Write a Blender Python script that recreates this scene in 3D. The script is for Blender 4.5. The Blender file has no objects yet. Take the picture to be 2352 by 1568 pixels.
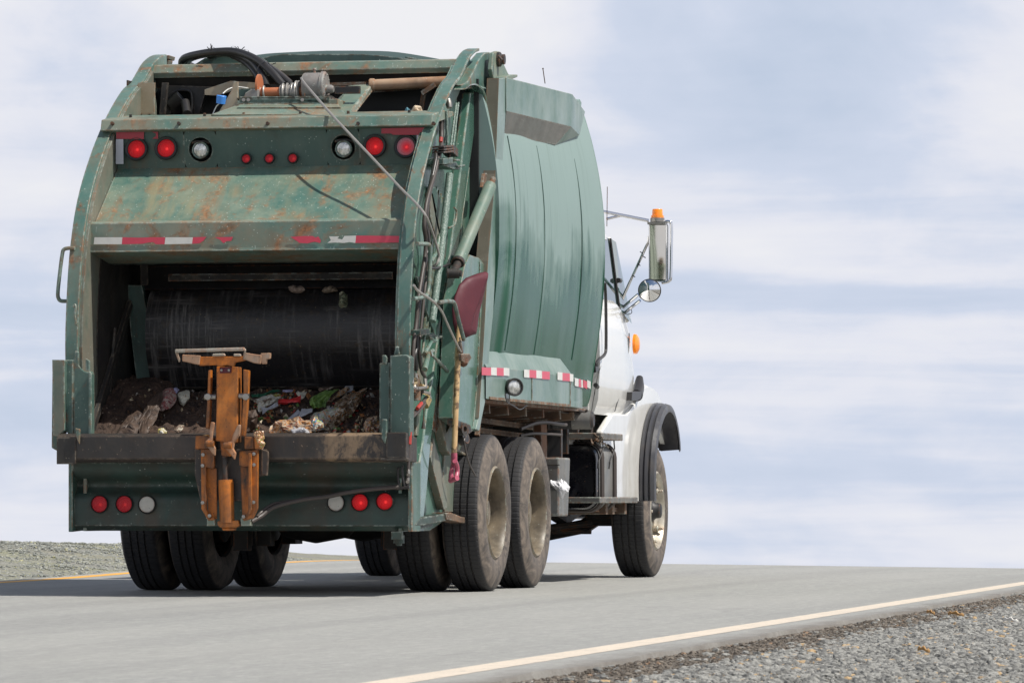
import bpy, bmesh, math, random
import numpy as np
from mathutils import Vector, Matrix, noise as mnoise
random.seed(7); np.random.seed(7)
PI=math.pi
# ------------------------------------------------------------------ camera
YAW=math.radians(12.0); PIT=math.atan(363/11300.)
CAM=(8.18,-32.15,0.61)
scn=bpy.context.scene; col=scn.collection
cd=bpy.data.cameras.new('camera'); cam=bpy.data.objects.new('camera',cd); col.objects.link(cam)
cam.location=CAM; cam.rotation_euler=(PI/2+PIT,0,YAW)
cd.sensor_width=36; cd.lens=36*11300/2352.; cd.clip_end=5000; cd.clip_start=.5
cd.dof.use_dof=True; cd.dof.focus_distance=32.5; cd.dof.aperture_fstop=20
scn.camera=cam
scn.view_settings.view_transform='Standard'; scn.view_settings.look='None'
scn.view_settings.exposure=0.13; scn.view_settings.gamma=1
# ------------------------------------------------------------------ sun and sky
SUN_EL=math.radians(57); SUN_H=(0.97,-0.16)      # direction towards the sun on the ground plane
sx,sy=SUN_H; n_=math.hypot(sx,sy); sx/=n_; sy/=n_
sd=Vector((sx*math.cos(SUN_EL),sy*math.cos(SUN_EL),math.sin(SUN_EL)))
sl=bpy.data.lights.new('sun','SUN'); so=bpy.data.objects.new('sun',sl); col.objects.link(so)
sl.energy=4.5; sl.angle=math.radians(.53); sl.color=(1,.955,.88)
so.rotation_euler=sd.to_track_quat('Z','Y').to_euler(); so.location=(30,-10,40)
w=bpy.data.worlds.new('World'); scn.world=w; w.use_nodes=True
nt=w.node_tree; nt.nodes.clear(); N=nt.nodes.new; Lk=nt.links.new
wo=N('ShaderNodeOutputWorld'); sky=N('ShaderNodeTexSky'); sky.sky_type='NISHITA'; sky.sun_disc=False
sky.sun_elevation=SUN_EL; sky.sun_rotation=math.atan2(sx,sy)
b1=N('ShaderNodeBackground'); b1.inputs[1].default_value=.08; Lk(sky.outputs[0],b1.inputs[0])
SKYL=(2.2,8.6,4.9); SKYB=7.4
tc=N('ShaderNodeTexCoord')
def snoise(sc,loc,det,ro,dist):
    mp=N('ShaderNodeMapping'); mp.inputs['Scale'].default_value=sc; mp.inputs['Location'].default_value=loc; Lk(tc.outputs['Generated'],mp.inputs[0])
    o=N('ShaderNodeTexNoise'); o.inputs['Scale'].default_value=1.0; o.inputs['Detail'].default_value=det; o.inputs['Roughness'].default_value=ro; o.inputs['Distortion'].default_value=dist
    Lk(mp.outputs[0],o.inputs[0]); return o.outputs[0]
def sm(op,a,b):
    o=N('ShaderNodeMath'); o.operation=op
    for i_,q in enumerate((a,b)):
        if isinstance(q,(int,float)): o.inputs[i_].default_value=q
        else: Lk(q,o.inputs[i_])
    return o.outputs[0]
def srng(v,a,b,c,d):
    o=N('ShaderNodeMapRange'); Lk(v,o.inputs[0])
    for i_,q in zip((1,2,3,4),(a,b,c,d)): o.inputs[i_].default_value=q
    return o.outputs[0]
sep=N('ShaderNodeSeparateXYZ'); Lk(tc.outputs['Generated'],sep.inputs[0])
big=snoise((9,9,15),SKYL,6,.50,.35); band=snoise((5,5,62),(2.1,.7,SKYB),6,.52,.35); fine_=snoise((34,34,80),(0,3,1),6,.6,.5)
low=srng(sep.outputs[2],.045,.085,.55,.10)     # layered banks near the horizon, broader ones above
mixv=sm('ADD',sm('MULTIPLY',big,sm('SUBTRACT',1.0,low)),sm('MULTIPLY',band,low))
mixv=sm('ADD',mixv,sm('MULTIPLY',sm('SUBTRACT',fine_,.5),.12))
mixv=sm('ADD',mixv,srng(sep.outputs[2],.07,.13,0,.05))
cr=N('ShaderNodeValToRGB'); e=cr.color_ramp.elements
e[0].position=.36; e[0].color=(.50,.58,.72,1); e[1].position=.61; e[1].color=(.83,.832,.862,1)
x=cr.color_ramp.elements.new(.47); x.color=(.60,.66,.79,1); x=cr.color_ramp.elements.new(.53); x.color=(.74,.76,.84,1)
Lk(mixv,cr.inputs[0])
b2=N('ShaderNodeBackground'); Lk(cr.outputs[0],b2.inputs[0]); b2.inputs[1].default_value=.95
# cloud cover: dense over the lower sky, broken higher up
m2=N('ShaderNodeMapping'); m2.inputs['Scale'].default_value=(2.2,2.2,5); Lk(tc.outputs['Generated'],m2.inputs[0])
n2=N('ShaderNodeTexNoise'); n2.inputs['Scale'].default_value=1; n2.inputs['Detail'].default_value=4; Lk(m2.outputs[0],n2.inputs[0])
mr=N('ShaderNodeMapRange'); mr.inputs[1].default_value=.12; mr.inputs[2].default_value=.55; mr.inputs[3].default_value=.6; mr.inputs[4].default_value=-.12; Lk(sep.outputs[2],mr.inputs[0])
ad=N('ShaderNodeMath'); ad.operation='ADD'; Lk(n2.outputs[0],ad.inputs[0]); Lk(mr.outputs[0],ad.inputs[1])
m3=N('ShaderNodeMapRange'); m3.inputs[1].default_value=.42; m3.inputs[2].default_value=.62; Lk(ad.outputs[0],m3.inputs[0])
mx=N('ShaderNodeMixShader'); Lk(m3.outputs[0],mx.inputs[0]); Lk(b1.outputs[0],mx.inputs[1]); Lk(b2.outputs[0],mx.inputs[2]); Lk(mx.outputs[0],wo.inputs[0])

# ------------------------------------------------------------------ survey helper: where a sight line meets a given real plane
_fh=(-math.sin(YAW),math.cos(YAW),0); _R=Vector((math.cos(YAW),math.sin(YAW),0))
_F=Vector((_fh[0]*math.cos(PIT),_fh[1]*math.cos(PIT),math.sin(PIT))); _U=Vector((-_fh[0]*math.sin(PIT),-_fh[1]*math.sin(PIT),math.cos(PIT)))
def at(px,py,X=None,Y=None,Z=None):
    d=_F+_R*((px-1176)/11300.)+_U*((784-py)/11300.)
    for i,v in enumerate((X,Y,Z)):
        if v is not None: return Vector(CAM)+d*((v-CAM[i])/d[i])
def AX(pts,X): return [at(x,y,X=X) for x,y in pts]
def AY(pts,Y): return [at(x,y,Y=Y) for x,y in pts]

# ------------------------------------------------------------------ materials
def mat(name,base=(.5,.5,.5),rough=.5,metal=0,coat=0,spec=.5,emit=None,es=0,alpha=None):
    m=bpy.data.materials.new(name); m.use_nodes=True; p=m.node_tree.nodes['Principled BSDF']
    p.inputs['Base Color'].default_value=(*base,1); p.inputs['Roughness'].default_value=rough; p.inputs['Metallic'].default_value=metal
    p.inputs['Coat Weight'].default_value=coat; p.inputs['Specular IOR Level'].default_value=spec
    if emit: p.inputs['Emission Color'].default_value=(*emit,1); p.inputs['Emission Strength'].default_value=es
    return m
class NG:
    def __init__(s,m): s.m=m; s.t=m.node_tree; s.p=s.t.nodes['Principled BSDF']; s.tc=s.t.nodes.new('ShaderNodeTexCoord')
    def n(s,k,**kw):
        o=s.t.nodes.new(k)
        for a,b in kw.items(): setattr(o,a,b)
        return o
    def l(s,a,b): s.t.links.new(a,b)
    def mapped(s,scale=(1,1,1),rot=(0,0,0),loc=(0,0,0)):
        o=s.n('ShaderNodeMapping'); o.inputs['Scale'].default_value=scale; o.inputs['Rotation'].default_value=rot; o.inputs['Location'].default_value=loc
        s.l(s.tc.outputs['Object'],o.inputs[0]); return o.outputs[0]
    def noise(s,vec,scale,detail=5,rough=.6,dist=0):
        o=s.n('ShaderNodeTexNoise'); s.l(vec,o.inputs[0]); o.inputs['Scale'].default_value=scale; o.inputs['Detail'].default_value=detail
        o.inputs['Roughness'].default_value=rough; o.inputs['Distortion'].default_value=dist; return o.outputs[0]
    def rng(s,v,a,b,c=0,d=1):
        o=s.n('ShaderNodeMapRange'); s.l(v,o.inputs[0])
        for i,q in zip((1,2,3,4),(a,b,c,d)): o.inputs[i].default_value=q
        return o.outputs[0]
    def math(s,op,a,b):
        o=s.n('ShaderNodeMath',operation=op)
        for i,q in enumerate((a,b)):
            if isinstance(q,(int,float)): o.inputs[i].default_value=q
            else: s.l(q,o.inputs[i])
        return o.outputs[0]
    def mix(s,f,a,b):
        o=s.n('ShaderNodeMix',data_type='RGBA')
        if isinstance(f,(int,float)): o.inputs[0].default_value=f
        else: s.l(f,o.inputs[0])
        for i,q in ((6,a),(7,b)):
            if isinstance(q,tuple): o.inputs[i].default_value=(*q,1)
            else: s.l(q,o.inputs[i])
        return o.outputs[2]
    def bump(s,h,strength=.3,dist=.01):
        o=s.n('ShaderNodeBump'); s.l(h,o.inputs['Height']); o.inputs['Strength'].default_value=strength; o.inputs['Distance'].default_value=dist
        s.l(o.outputs[0],s.p.inputs['Normal'])
def worn(name,base,faded,fade=.5,rust=.3,dirt=.3,dirtcol=(.10,.085,.065),rough=.42,chips=.4,coat=0,streak=(7,7,1.0),rustcol=(.30,.11,.035),chipcol=(.45,.5,.44),spec=.5,seed=0,bump=.25,dscale=3.0,edge=.75):
    m=mat(name,base,rough,coat=coat,spec=spec); g=NG(m)
    v=g.mapped(loc=(seed,seed*.7,seed*.3)); vs=g.mapped(scale=streak,loc=(seed,0,seed))
    n1=g.noise(v,2.3,6,.65,.3); n2=g.noise(v,16,5,.7)
    c=g.mix(g.rng(g.math('ADD',n1,g.math('MULTIPLY',n2,.35)),.85-.5*fade,1.05-.35*fade),base,faded)
    st=g.noise(vs,1.6,5,.6)
    if dirt>0:
        d1=g.noise(v,dscale,7,.7,.5)
        dm=g.rng(g.math('ADD',g.math('MULTIPLY',st,.6),g.math('MULTIPLY',d1,.6)),.78-.42*dirt,.95-.25*dirt,0,min(1,.35+dirt))
        c=g.mix(dm,c,dirtcol)
    if rust>0:
        r1=g.noise(v,4.5,8,.72,.8)
        rm=g.rng(g.math('ADD',g.math('MULTIPLY',r1,.75),g.math('MULTIPLY',st,.4)),.80-.22*rust,.90-.20*rust,0,.9)
        c=g.mix(rm,c,g.mix(g.rng(g.noise(v,30,4,.7),.4,.6),rustcol,tuple(q*.45 for q in rustcol)))
    if chips>0:
        vo=g.n('ShaderNodeTexVoronoi'); g.l(v,vo.inputs[0]); vo.inputs['Scale'].default_value=38
        n3=g.noise(v,9,3,.6)
        cm=g.math('MULTIPLY',g.rng(vo.outputs['Distance'],.10,.17,1,0),g.rng(n3,.58-.12*chips,.62-.1*chips))
        c=g.mix(g.math('MULTIPLY',cm,.8),c,chipcol)
        vo2=g.n('ShaderNodeTexNoise'); g.l(g.mapped(scale=(1,1,.35),loc=(3,1,seed)),vo2.inputs[0]); vo2.inputs['Scale'].default_value=60; vo2.inputs['Detail'].default_value=2
        c=g.mix(g.rng(vo2.outputs[0],.70,.74,0,.6*chips),c,chipcol)
    if edge>0:
        bv=g.n('ShaderNodeBevel'); bv.samples=3; bv.inputs['Radius'].default_value=.016; ge=g.n('ShaderNodeNewGeometry')
        dt=g.n('ShaderNodeVectorMath',operation='DOT_PRODUCT'); g.l(bv.outputs[0],dt.inputs[0]); g.l(ge.outputs['Normal'],dt.inputs[1])
        em=g.math('MULTIPLY',g.rng(dt.outputs['Value'],.995,.93,0,1),g.rng(g.noise(v,11,5,.75),.38,.55,0,edge))
        c=g.mix(em,c,g.mix(g.rng(n2,.45,.55),chipcol,rustcol))
    g.l(c,g.p.inputs['Base Color'])
    g.l(g.rng(g.math('ADD',n2,st),.7,1.3,rough-.08,rough+.18),g.p.inputs['Roughness'])
    g.bump(g.math('ADD',g.math('MULTIPLY',n1,.6),g.math('MULTIPLY',n2,.25)),bump,.012)
    return m
G0=(.028,.082,.068); G1=(.13,.20,.165)
M={}
M['plate']=worn('sun_faded_green_paint',(.065,.145,.118),(.19,.235,.175),.62,.92,.50,(.17,.15,.095),.5,.9,streak=(5,1.2,1.2),rustcol=(.34,.15,.055))
def add_streaks(m,sc,col_,lo=.54,hi=.70,amt=.7,loc=(0,0,0)):
    g=NG(m); src=g.p.inputs['Base Color'].links[0].from_socket; s=g.noise(g.mapped(scale=sc,loc=loc),1,4,.6,.15); w_=g.noise(g.mapped(loc=(5,2,1)),1.3,3,.6)
    k=g.math('MULTIPLY',g.rng(s,lo,hi,0,amt),g.rng(w_,.40,.56)); g.l(g.mix(k,src,col_),g.p.inputs['Base Color'])
add_streaks(M['plate'],(11,1.3,1.3),(.30,.145,.06)); add_streaks(M['plate'],(8,1.0,1.0),(.23,.22,.13),.48,.62,.8,(4,1,1))
M['beam']=worn('chalky_green_paint',(.085,.18,.150),(.20,.225,.175),.66,.92,.60,(.20,.165,.11),.55,.9,seed=3,streak=(3,3,3),rustcol=(.34,.15,.06))
M['green']=worn('green_paint',(.05,.105,.088),(.11,.17,.14),.45,.62,.40,(.08,.07,.05),.4,.5,seed=1)
M['rail']=worn('green_rail_paint',(.075,.155,.130),(.14,.205,.17),.5,.70,.50,(.13,.11,.075),.36,.4,seed=2)
M['dark']=worn('dark_green_paint',(.046,.092,.078),(.078,.12,.10),.45,.55,.35,(.035,.03,.022),.45,.35,seed=5,rustcol=(.12,.05,.02))
M['lower']=worn('grimy_green_paint',(.024,.050,.041),(.045,.078,.062),.4,.25,.60,(.028,.024,.018),.5,.15,seed=8,streak=(2,2,5),rustcol=(.07,.035,.018))
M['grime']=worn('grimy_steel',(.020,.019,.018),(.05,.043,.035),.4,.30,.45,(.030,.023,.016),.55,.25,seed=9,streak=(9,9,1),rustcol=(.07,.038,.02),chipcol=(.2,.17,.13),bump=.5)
def blade_mat():
    m=mat('scraped_black_blade',(.014,.014,.016),.42); g=NG(m); v=g.mapped(); big=g.noise(v,1.6,4,.6,.5)
    vs=g.noise(g.mapped(scale=(26,1,1.6)),1,6,.75); hs=g.noise(g.mapped(scale=(1.5,6,34)),1,5,.7)
    k=g.math('MULTIPLY',g.rng(big,.36,.54),g.math('MAXIMUM',g.rng(vs,.50,.72,0,.9),g.rng(hs,.53,.70,0,.6)))
    c=g.mix(k,(.014,.0135,.015),(.21,.20,.19)); d=g.noise(v,14,6,.75); c=g.mix(g.rng(d,.56,.66,0,.75),c,(.040,.026,.014))
    vo=g.n('ShaderNodeTexVoronoi'); g.l(v,vo.inputs[0]); vo.inputs['Scale'].default_value=26
    c=g.mix(g.math('MULTIPLY',g.rng(vo.outputs['Distance'],.07,.11,.7,0),g.rng(g.noise(v,5,2,.5),.5,.6)),c,(.2,.16,.1)); g.l(c,g.p.inputs['Base Color']); g.bump(d,.5,.01); return m
M['blade_old']=worn('scraped_black_steel',(.016,.016,.018),(.095,.09,.09),.55,.2,.4,(.02,.016,.012),.45,.25,seed=4,streak=(14,14,.8),rustcol=(.04,.024,.014),chipcol=(.15,.13,.1),bump=.35)
M['scrape']=worn('scraped_pale_bar',(.014,.012,.010),(.15,.135,.105),.28,.3,.4,(.02,.016,.012),.6,.3,seed=44,streak=(9,2,3))
M['blade']=blade_mat()

M['sill']=worn('scuffed_sill_steel',(.026,.023,.021),(.062,.048,.038),.5,.50,.45,(.035,.025,.018),.5,.6,seed=6,rustcol=(.10,.05,.025),chipcol=(.3,.22,.15),bump=.5)
M['side']=worn('side_green_paint',(.060,.140,.105),(.125,.205,.16),.42,.22,.25,(.14,.13,.095),.3,.5,seed=12,coat=.25)
M['gloss']=worn('glossy_track_green_paint',(.055,.135,.10),(.09,.175,.135),.3,.15,.15,(.14,.13,.095),.2,.3,seed=62,coat=.7,bump=.08)
M['tan']=worn('tan_stained_plate',(.34,.27,.18),(.44,.38,.28),.5,.6,.3,(.2,.13,.07),.6,.3,seed=63,streak=(3,3,1))
M['wornbar']=worn('worn_bare_bar',(.30,.25,.20),(.42,.36,.30),.5,.3,.4,(.07,.05,.04),.5,.3,seed=64)
M['dusty']=worn('dusty_green_paint',(.085,.125,.10),(.19,.185,.145),.6,.3,.6,(.17,.145,.11),.5,.3,seed=13)
add_streaks(M['beam'],(7,3,3),(.115,.095,.06),.50,.68,.7,(2,2,2)); add_streaks(M['green'],(9,9,1.2),(.13,.08,.04),.52,.66,.6); add_streaks(M['side'],(3,9,1.1),(.11,.10,.065),.52,.70,.55); add_streaks(M['rail'],(9,2,1.1),(.20,.13,.07),.55,.7,.5); add_streaks(M['dark'],(9,9,1.6),(.13,.07,.035),.54,.66,.55); add_streaks(M['lower'],(6,6,1.8),(.055,.042,.028),.46,.62,.8)
M['pillar']=worn('pillar_brown_grime',(.115,.105,.078),(.15,.14,.11),.5,.25,.5,(.10,.085,.06),.55,.7,seed=14,chipcol=(.2,.2,.16))
M['cyl']=worn('pale_green_cylinder_paint',(.105,.175,.14),(.20,.235,.185),.6,.4,.45,(.24,.20,.13),.5,.4,seed=15,streak=(2,2,2))
M['brown']=worn('brown_dirty_steel',(.09,.055,.035),(.20,.13,.08),.5,.5,.4,(.05,.04,.03),.7,.3,seed=16)
M['rusty']=worn('rusty_steel',(.11,.05,.03),(.2,.1,.05),.5,.6,.3,(.05,.035,.025),.7,.2,seed=19)
M['orange']=worn('orange_paint',(.60,.175,.012),(.48,.18,.04),.35,.55,.80,(.045,.030,.020),.5,.55,seed=17,rustcol=(.14,.06,.025),chipcol=(.03,.02,.015),dscale=7)
M['orange_worn']=worn('worn_orange_paint',(.52,.19,.05),(.36,.27,.20),.8,.3,.4,(.09,.06,.04),.55,.7,seed=18,chipcol=(.04,.03,.02),dscale=8)
M['steel']=mat('bare_steel',(.34,.32,.29),.38,.9)
M['chrome']=mat('chrome',(.75,.75,.77),.12,1)
M['cable']=mat('steel_cable',(.36,.34,.31),.45,.5)
M['black']=worn('black_steel',(.017,.017,.018),(.04,.038,.035),.4,0,.3,(.06,.05,.04),.5,.15,seed=20,chipcol=(.15,.14,.12))
M['hose']=mat('black_hose_rubber',(.028,.026,.025),.38)
M['hose_old']=mat('dusty_hose_rubber',(.06,.048,.042),.5)
M['tank']=worn('black_tank_paint',(.010,.010,.014),(.016,.016,.02),.3,0,.25,(.045,.038,.032),.2,.35,seed=21,coat=.6,chipcol=(.5,.3,.2),bump=.05,edge=0)
M['boxgrey']=worn('grey_box_paint',(.13,.135,.135),(.22,.21,.19),.5,.25,.5,(.10,.08,.06),.5,.3,seed=22,streak=(4,4,.8))
M['deck']=worn('dirty_deck_plate',(.09,.09,.085),(.2,.18,.15),.5,.15,.5,(.08,.065,.05),.5,.3,seed=26)
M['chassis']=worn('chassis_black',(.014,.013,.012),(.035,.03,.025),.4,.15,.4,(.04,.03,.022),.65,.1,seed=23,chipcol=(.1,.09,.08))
M['motor']=worn('grey_cast_motor',(.18,.175,.17),(.30,.28,.26),.5,.15,.5,(.14,.11,.09),.5,.3,seed=24)
M['drum']=worn('orange_red_drum',(.42,.13,.05),(.50,.27,.14),.5,.3,.3,(.2,.1,.05),.6,.2,seed=25)
M['pipe']=worn('tan_wrapped_pipe',(.32,.17,.09),(.42,.30,.2),.5,.4,.4,(.07,.05,.035),.75,.2,seed=27)
M['rubber']=worn('flare_rubber',(.052,.052,.058),(.075,.075,.08),.5,0,.35,(.10,.085,.07),.33,.0,seed=28,bump=.06,edge=0)
M['blue']=mat('blue_plastic',(.06,.27,.75),.45)
M['wire']=mat('white_wire',(.7,.7,.66),.5)
M['maroon']=worn('maroon_plastic',(.085,.011,.020),(.12,.018,.028),.5,0,.3,(.05,.012,.018),.6,.1,seed=29,chipcol=(.05,.03,.03),bump=.1,edge=0)
M['pink']=mat('pink_plastic',(.42,.09,.14),.35)
M['amber']=mat('amber_lens',(.95,.26,.01),.25,coat=.6,emit=(1,.22,0),es=.12)
M['silver_tape']=mat('silver_tape',(.42,.43,.47),.4)
M['glass']=mat('dark_window_glass',(.02,.045,.04),.05,coat=1)
M['ventglass']=mat('green_vent_glass',(.05,.11,.095),.06,coat=1)
M['mirror']=mat('mirror_glass',(.84,.74,.60),.03,1); M['mirror2']=mat('convex_mirror_glass',(.85,.85,.85),.03,1)
M['redpart']=mat('red_paint_mark',(.38,.035,.025),.5)
M['whitemark']=mat('white_sticker',(.7,.7,.64),.6)
M['brass']=mat('brass_fitting',(.5,.36,.16),.38,.8)
M['ringrub']=mat('black_lamp_grommet',(.018,.02,.019),.55)
M['weld']=mat('weld_bead',(.03,.07,.058),.5)
def tapemat(name,c):
    m=mat(name,c,.35); g=NG(m); v=g.mapped(); n=g.noise(v,20,6,.7); n2=g.noise(v,5,5,.7,.5)
    cc=g.mix(g.rng(n,.45,.75,0,.35),c,tuple(q*.65 for q in c)); cc=g.mix(g.rng(n2,.62,.7,0,.7),cc,(.25,.2,.13)); g.l(cc,g.p.inputs['Base Color']); return m
M['tape_red']=tapemat('red_reflective_tape',(.60,.05,.09)); M['tape_white']=tapemat('white_reflective_tape',(.66,.65,.60)); M['tape_dark']=tapemat('dark_red_tape',(.33,.018,.03))
def body_mat():
    m=mat('glossy_green_body_paint',(.10,.21,.175),.28,coat=.0,spec=.5); g=NG(m); g.p.inputs['IOR'].default_value=1.17
    g.p.inputs['Coat Roughness'].default_value=.10
    v=g.mapped(); vs=g.mapped(scale=(1.2,7,.55)); n=g.noise(v,1.3,4,.6,.5); s=g.noise(vs,1,5,.6); f=g.noise(v,30,4,.7)
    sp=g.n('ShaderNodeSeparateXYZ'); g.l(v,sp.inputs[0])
    c=g.mix(g.rng(g.math('ADD',g.math('MULTIPLY',s,.6),g.math('MULTIPLY',n,.5)),.4,.75),(.022,.082,.054),(.042,.118,.080))
    sky_refl=g.rng(g.math('ADD',g.math('ADD',g.math('MULTIPLY',n,.5),g.math('MULTIPLY',s,.35)),g.math('MULTIPLY',sp.outputs[2],.42)),1.30,1.47,0,.8)
    c=g.mix(sky_refl,c,(.275,.36,.345))  # sky reflection put into the colour: paler upper side, wavy lower limit
    c=g.mix(g.rng(f,.68,.72,0,.25),c,(.3,.38,.34)); g.l(c,g.p.inputs['Base Color'])
    g.l(g.rng(sky_refl,0,.7,.22,.45),g.p.inputs['Roughness'])
    g.bump(g.noise(g.mapped(scale=(1,1,.35)),2.2,2,.4),.16,.05); return m
def stain_patch(m,x0,x1,col_):
    g=NG(m); src=g.p.inputs['Base Color'].links[0].from_socket; sp=g.n('ShaderNodeSeparateXYZ'); g.l(g.tc.outputs['Object'],sp.inputs[0])
    n=g.noise(g.mapped(scale=(1,1,.6)),11,6,.75,.4); xm=g.math('MULTIPLY',g.rng(sp.outputs[0],x0,x0+.1),g.rng(sp.outputs[0],x1-.1,x1,1,0))
    g.l(g.mix(g.math('MULTIPLY',g.rng(g.math('ADD',n,g.math('MULTIPLY',xm,.22)),.62,.74,0,.9),xm),src,col_),g.p.inputs['Base Color'])
stain_patch(M['sill'],.55,1.05,(.24,.165,.10)); add_streaks(M['sill'],(16,16,1.2),(.06,.042,.03),.5,.62,.7)
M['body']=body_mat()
add_streaks(M['body'],(1,12,.7),(.13,.18,.15),.56,.72,.35,(3,0,2)); add_streaks(M['body'],(1,22,.5),(.035,.08,.06),.60,.70,.4,(1,4,0))
def skirt_mat():
    return worn('skirt_green_paint',(.095,.170,.138),(.20,.265,.235),.6,.10,.22,(.06,.10,.08),.35,.0,seed=31,coat=.12,streak=(2,2,2),bump=.05,edge=.3)
M['skirt']=skirt_mat()
M['podunder']=worn('dusty_pod_underside',(.15,.155,.14),(.22,.205,.18),.5,0,.5,(.09,.085,.075),.6,.1,seed=51,streak=(6,1,6))
def white_mat():
    m=mat('white_cab_paint',(.76,.755,.72),.25,coat=.7); g=NG(m); v=g.mapped(); sp=g.n('ShaderNodeSeparateXYZ'); g.l(v,sp.inputs[0])
    n=g.noise(v,7,6,.7); d=g.math('MULTIPLY',g.rng(sp.outputs[2],.5,1.6,1,.12),g.rng(g.math('ADD',g.math('MULTIPLY',n,.6),g.math('MULTIPLY',g.noise(g.mapped(scale=(8,8,.8)),1,5,.7),.4)),.40,.62))
    g.l(g.mix(g.math('MULTIPLY',d,.42),(.79,.785,.75),(.42,.36,.28)),g.p.inputs['Base Color']); return m
M['white']=white_mat()
def tyre_mat():
    m=mat('tyre_rubber',(.02,.02,.021),.7); g=NG(m); v=g.mapped(); n=g.noise(v,3,5,.6,.6); n2=g.noise(v,40,3,.6)
    # ring coordinates: x is the axle direction; dust clings to the sidewall
    sp=g.n('ShaderNodeSeparateXYZ'); g.l(v,sp.inputs[0])
    r=g.math('SQRT',g.math('ADD',g.math('MULTIPLY',sp.outputs[1],sp.outputs[1]),g.math('MULTIPLY',sp.outputs[2],sp.outputs[2])),0)
    side=g.rng(r,.495,.512,1,0)
    dust=g.math('MULTIPLY',side,g.rng(g.noise(g.mapped(scale=(1,1,1)),5,7,.75,1.2),.40,.62,.22,1))
    c=g.mix(dust,(.020,.020,.022),(.21,.17,.135)); c=g.mix(g.rng(n2,.5,.7,0,.3),c,(.05,.045,.04)); g.l(c,g.p.inputs['Base Color'])
    an=g.math('ARCTAN2',sp.outputs[1],sp.outputs[2])
    lug=g.math('SINE',g.math('MULTIPLY',an,92),0); lg=g.math('MULTIPLY',g.rng(lug,.55,.8,0,-1),g.rng(r,.507,.515,0,1))
    g.bump(g.math('ADD',lg,g.math('MULTIPLY',n2,.15)),.7,.008); return m
M['tyre']=tyre_mat()
M['rim']=worn('dusty_rim_paint',(.25,.20,.135),(.46,.39,.28),.42,.4,.85,(.065,.052,.036),.42,.1,seed=33,streak=(4,4,4),dscale=4,rustcol=(.16,.10,.06))
M['rimcream']=worn('cream_front_rim',(.50,.46,.38),(.66,.62,.54),.5,.15,.55,(.22,.17,.11),.35,.1,seed=34,dscale=6)
M['rimcream'].node_tree.nodes['Principled BSDF'].inputs['Metallic'].default_value=.45
def wood_mat():
    m=mat('worn_wood_handle',(.5,.34,.17),.5); g=NG(m); s=g.noise(g.mapped(scale=(40,40,1.2)),1,5,.7); d=g.noise(g.mapped(),14,5,.7,.8)
    c=g.mix(g.rng(s,.35,.65),(.62,.44,.23),(.42,.25,.11)); c=g.mix(g.rng(d,.52,.6,0,.85),c,(.10,.06,.035)); g.l(c,g.p.inputs['Base Color']); return m
M['wood']=wood_mat()
def galv_mat():
    m=mat('hammered_green_silver_rod',(.2,.28,.24),.42,.0); g=NG(m); v=g.mapped(scale=(1,1,.7)); vo=g.n('ShaderNodeTexVoronoi'); g.l(v,vo.inputs[0]); vo.inputs['Scale'].default_value=70
    n=g.noise(v,120,3,.6); g.l(g.mix(g.rng(n,.40,.62),(.07,.13,.10),(.24,.30,.26)),g.p.inputs['Base Color']); g.bump(n,.6,.006); return m
M['galv']=galv_mat()
def trash_mat():
    m=mat('rotting_refuse',(.05,.03,.02),.75); g=NG(m); v=g.mapped(); n=g.noise(v,9,8,.75,.8); n2=g.noise(v,45,5,.7)
    c=g.mix(g.rng(n,.35,.65),(.020,.011,.008),(.095,.054,.034)); c=g.mix(g.rng(n2,.58,.7,0,.7),c,(.16,.11,.075))
    vo=g.n('ShaderNodeTexVoronoi'); g.l(v,vo.inputs[0]); vo.inputs['Scale'].default_value=28
    n3=g.noise(v,6,2,.5); c=g.mix(g.math('MULTIPLY',g.rng(vo.outputs['Distance'],.12,.2,1,0),g.rng(n3,.5,.56)),c,(.36,.27,.2)); g.l(c,g.p.inputs['Base Color'])
    g.bump(g.math('ADD',n,g.math('MULTIPLY',n2,.4)),1,.03); return m
M['trash']=trash_mat()
def patterned(name,cols,scale=12,rough=.4):
    m=mat(name,cols[0],rough); g=NG(m); v=g.mapped(); vo=g.noise(v,scale,3,.6,1.2)
    r=g.n('ShaderNodeValToRGB'); r.color_ramp.interpolation='CONSTANT'; el=r.color_ramp.elements
    ps=np.linspace(.36,.64,len(cols)-1)
    el[0].position=0; el[0].color=(*cols[0],1); el[1].position=ps[0]; el[1].color=(*cols[1],1)
    for p,c in zip(ps[1:],cols[2:]): q=el.new(p); q.color=(*c,1)
    g.l(vo,r.inputs[0]); g.l(r.outputs[0],g.p.inputs['Base Color']); return m

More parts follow.
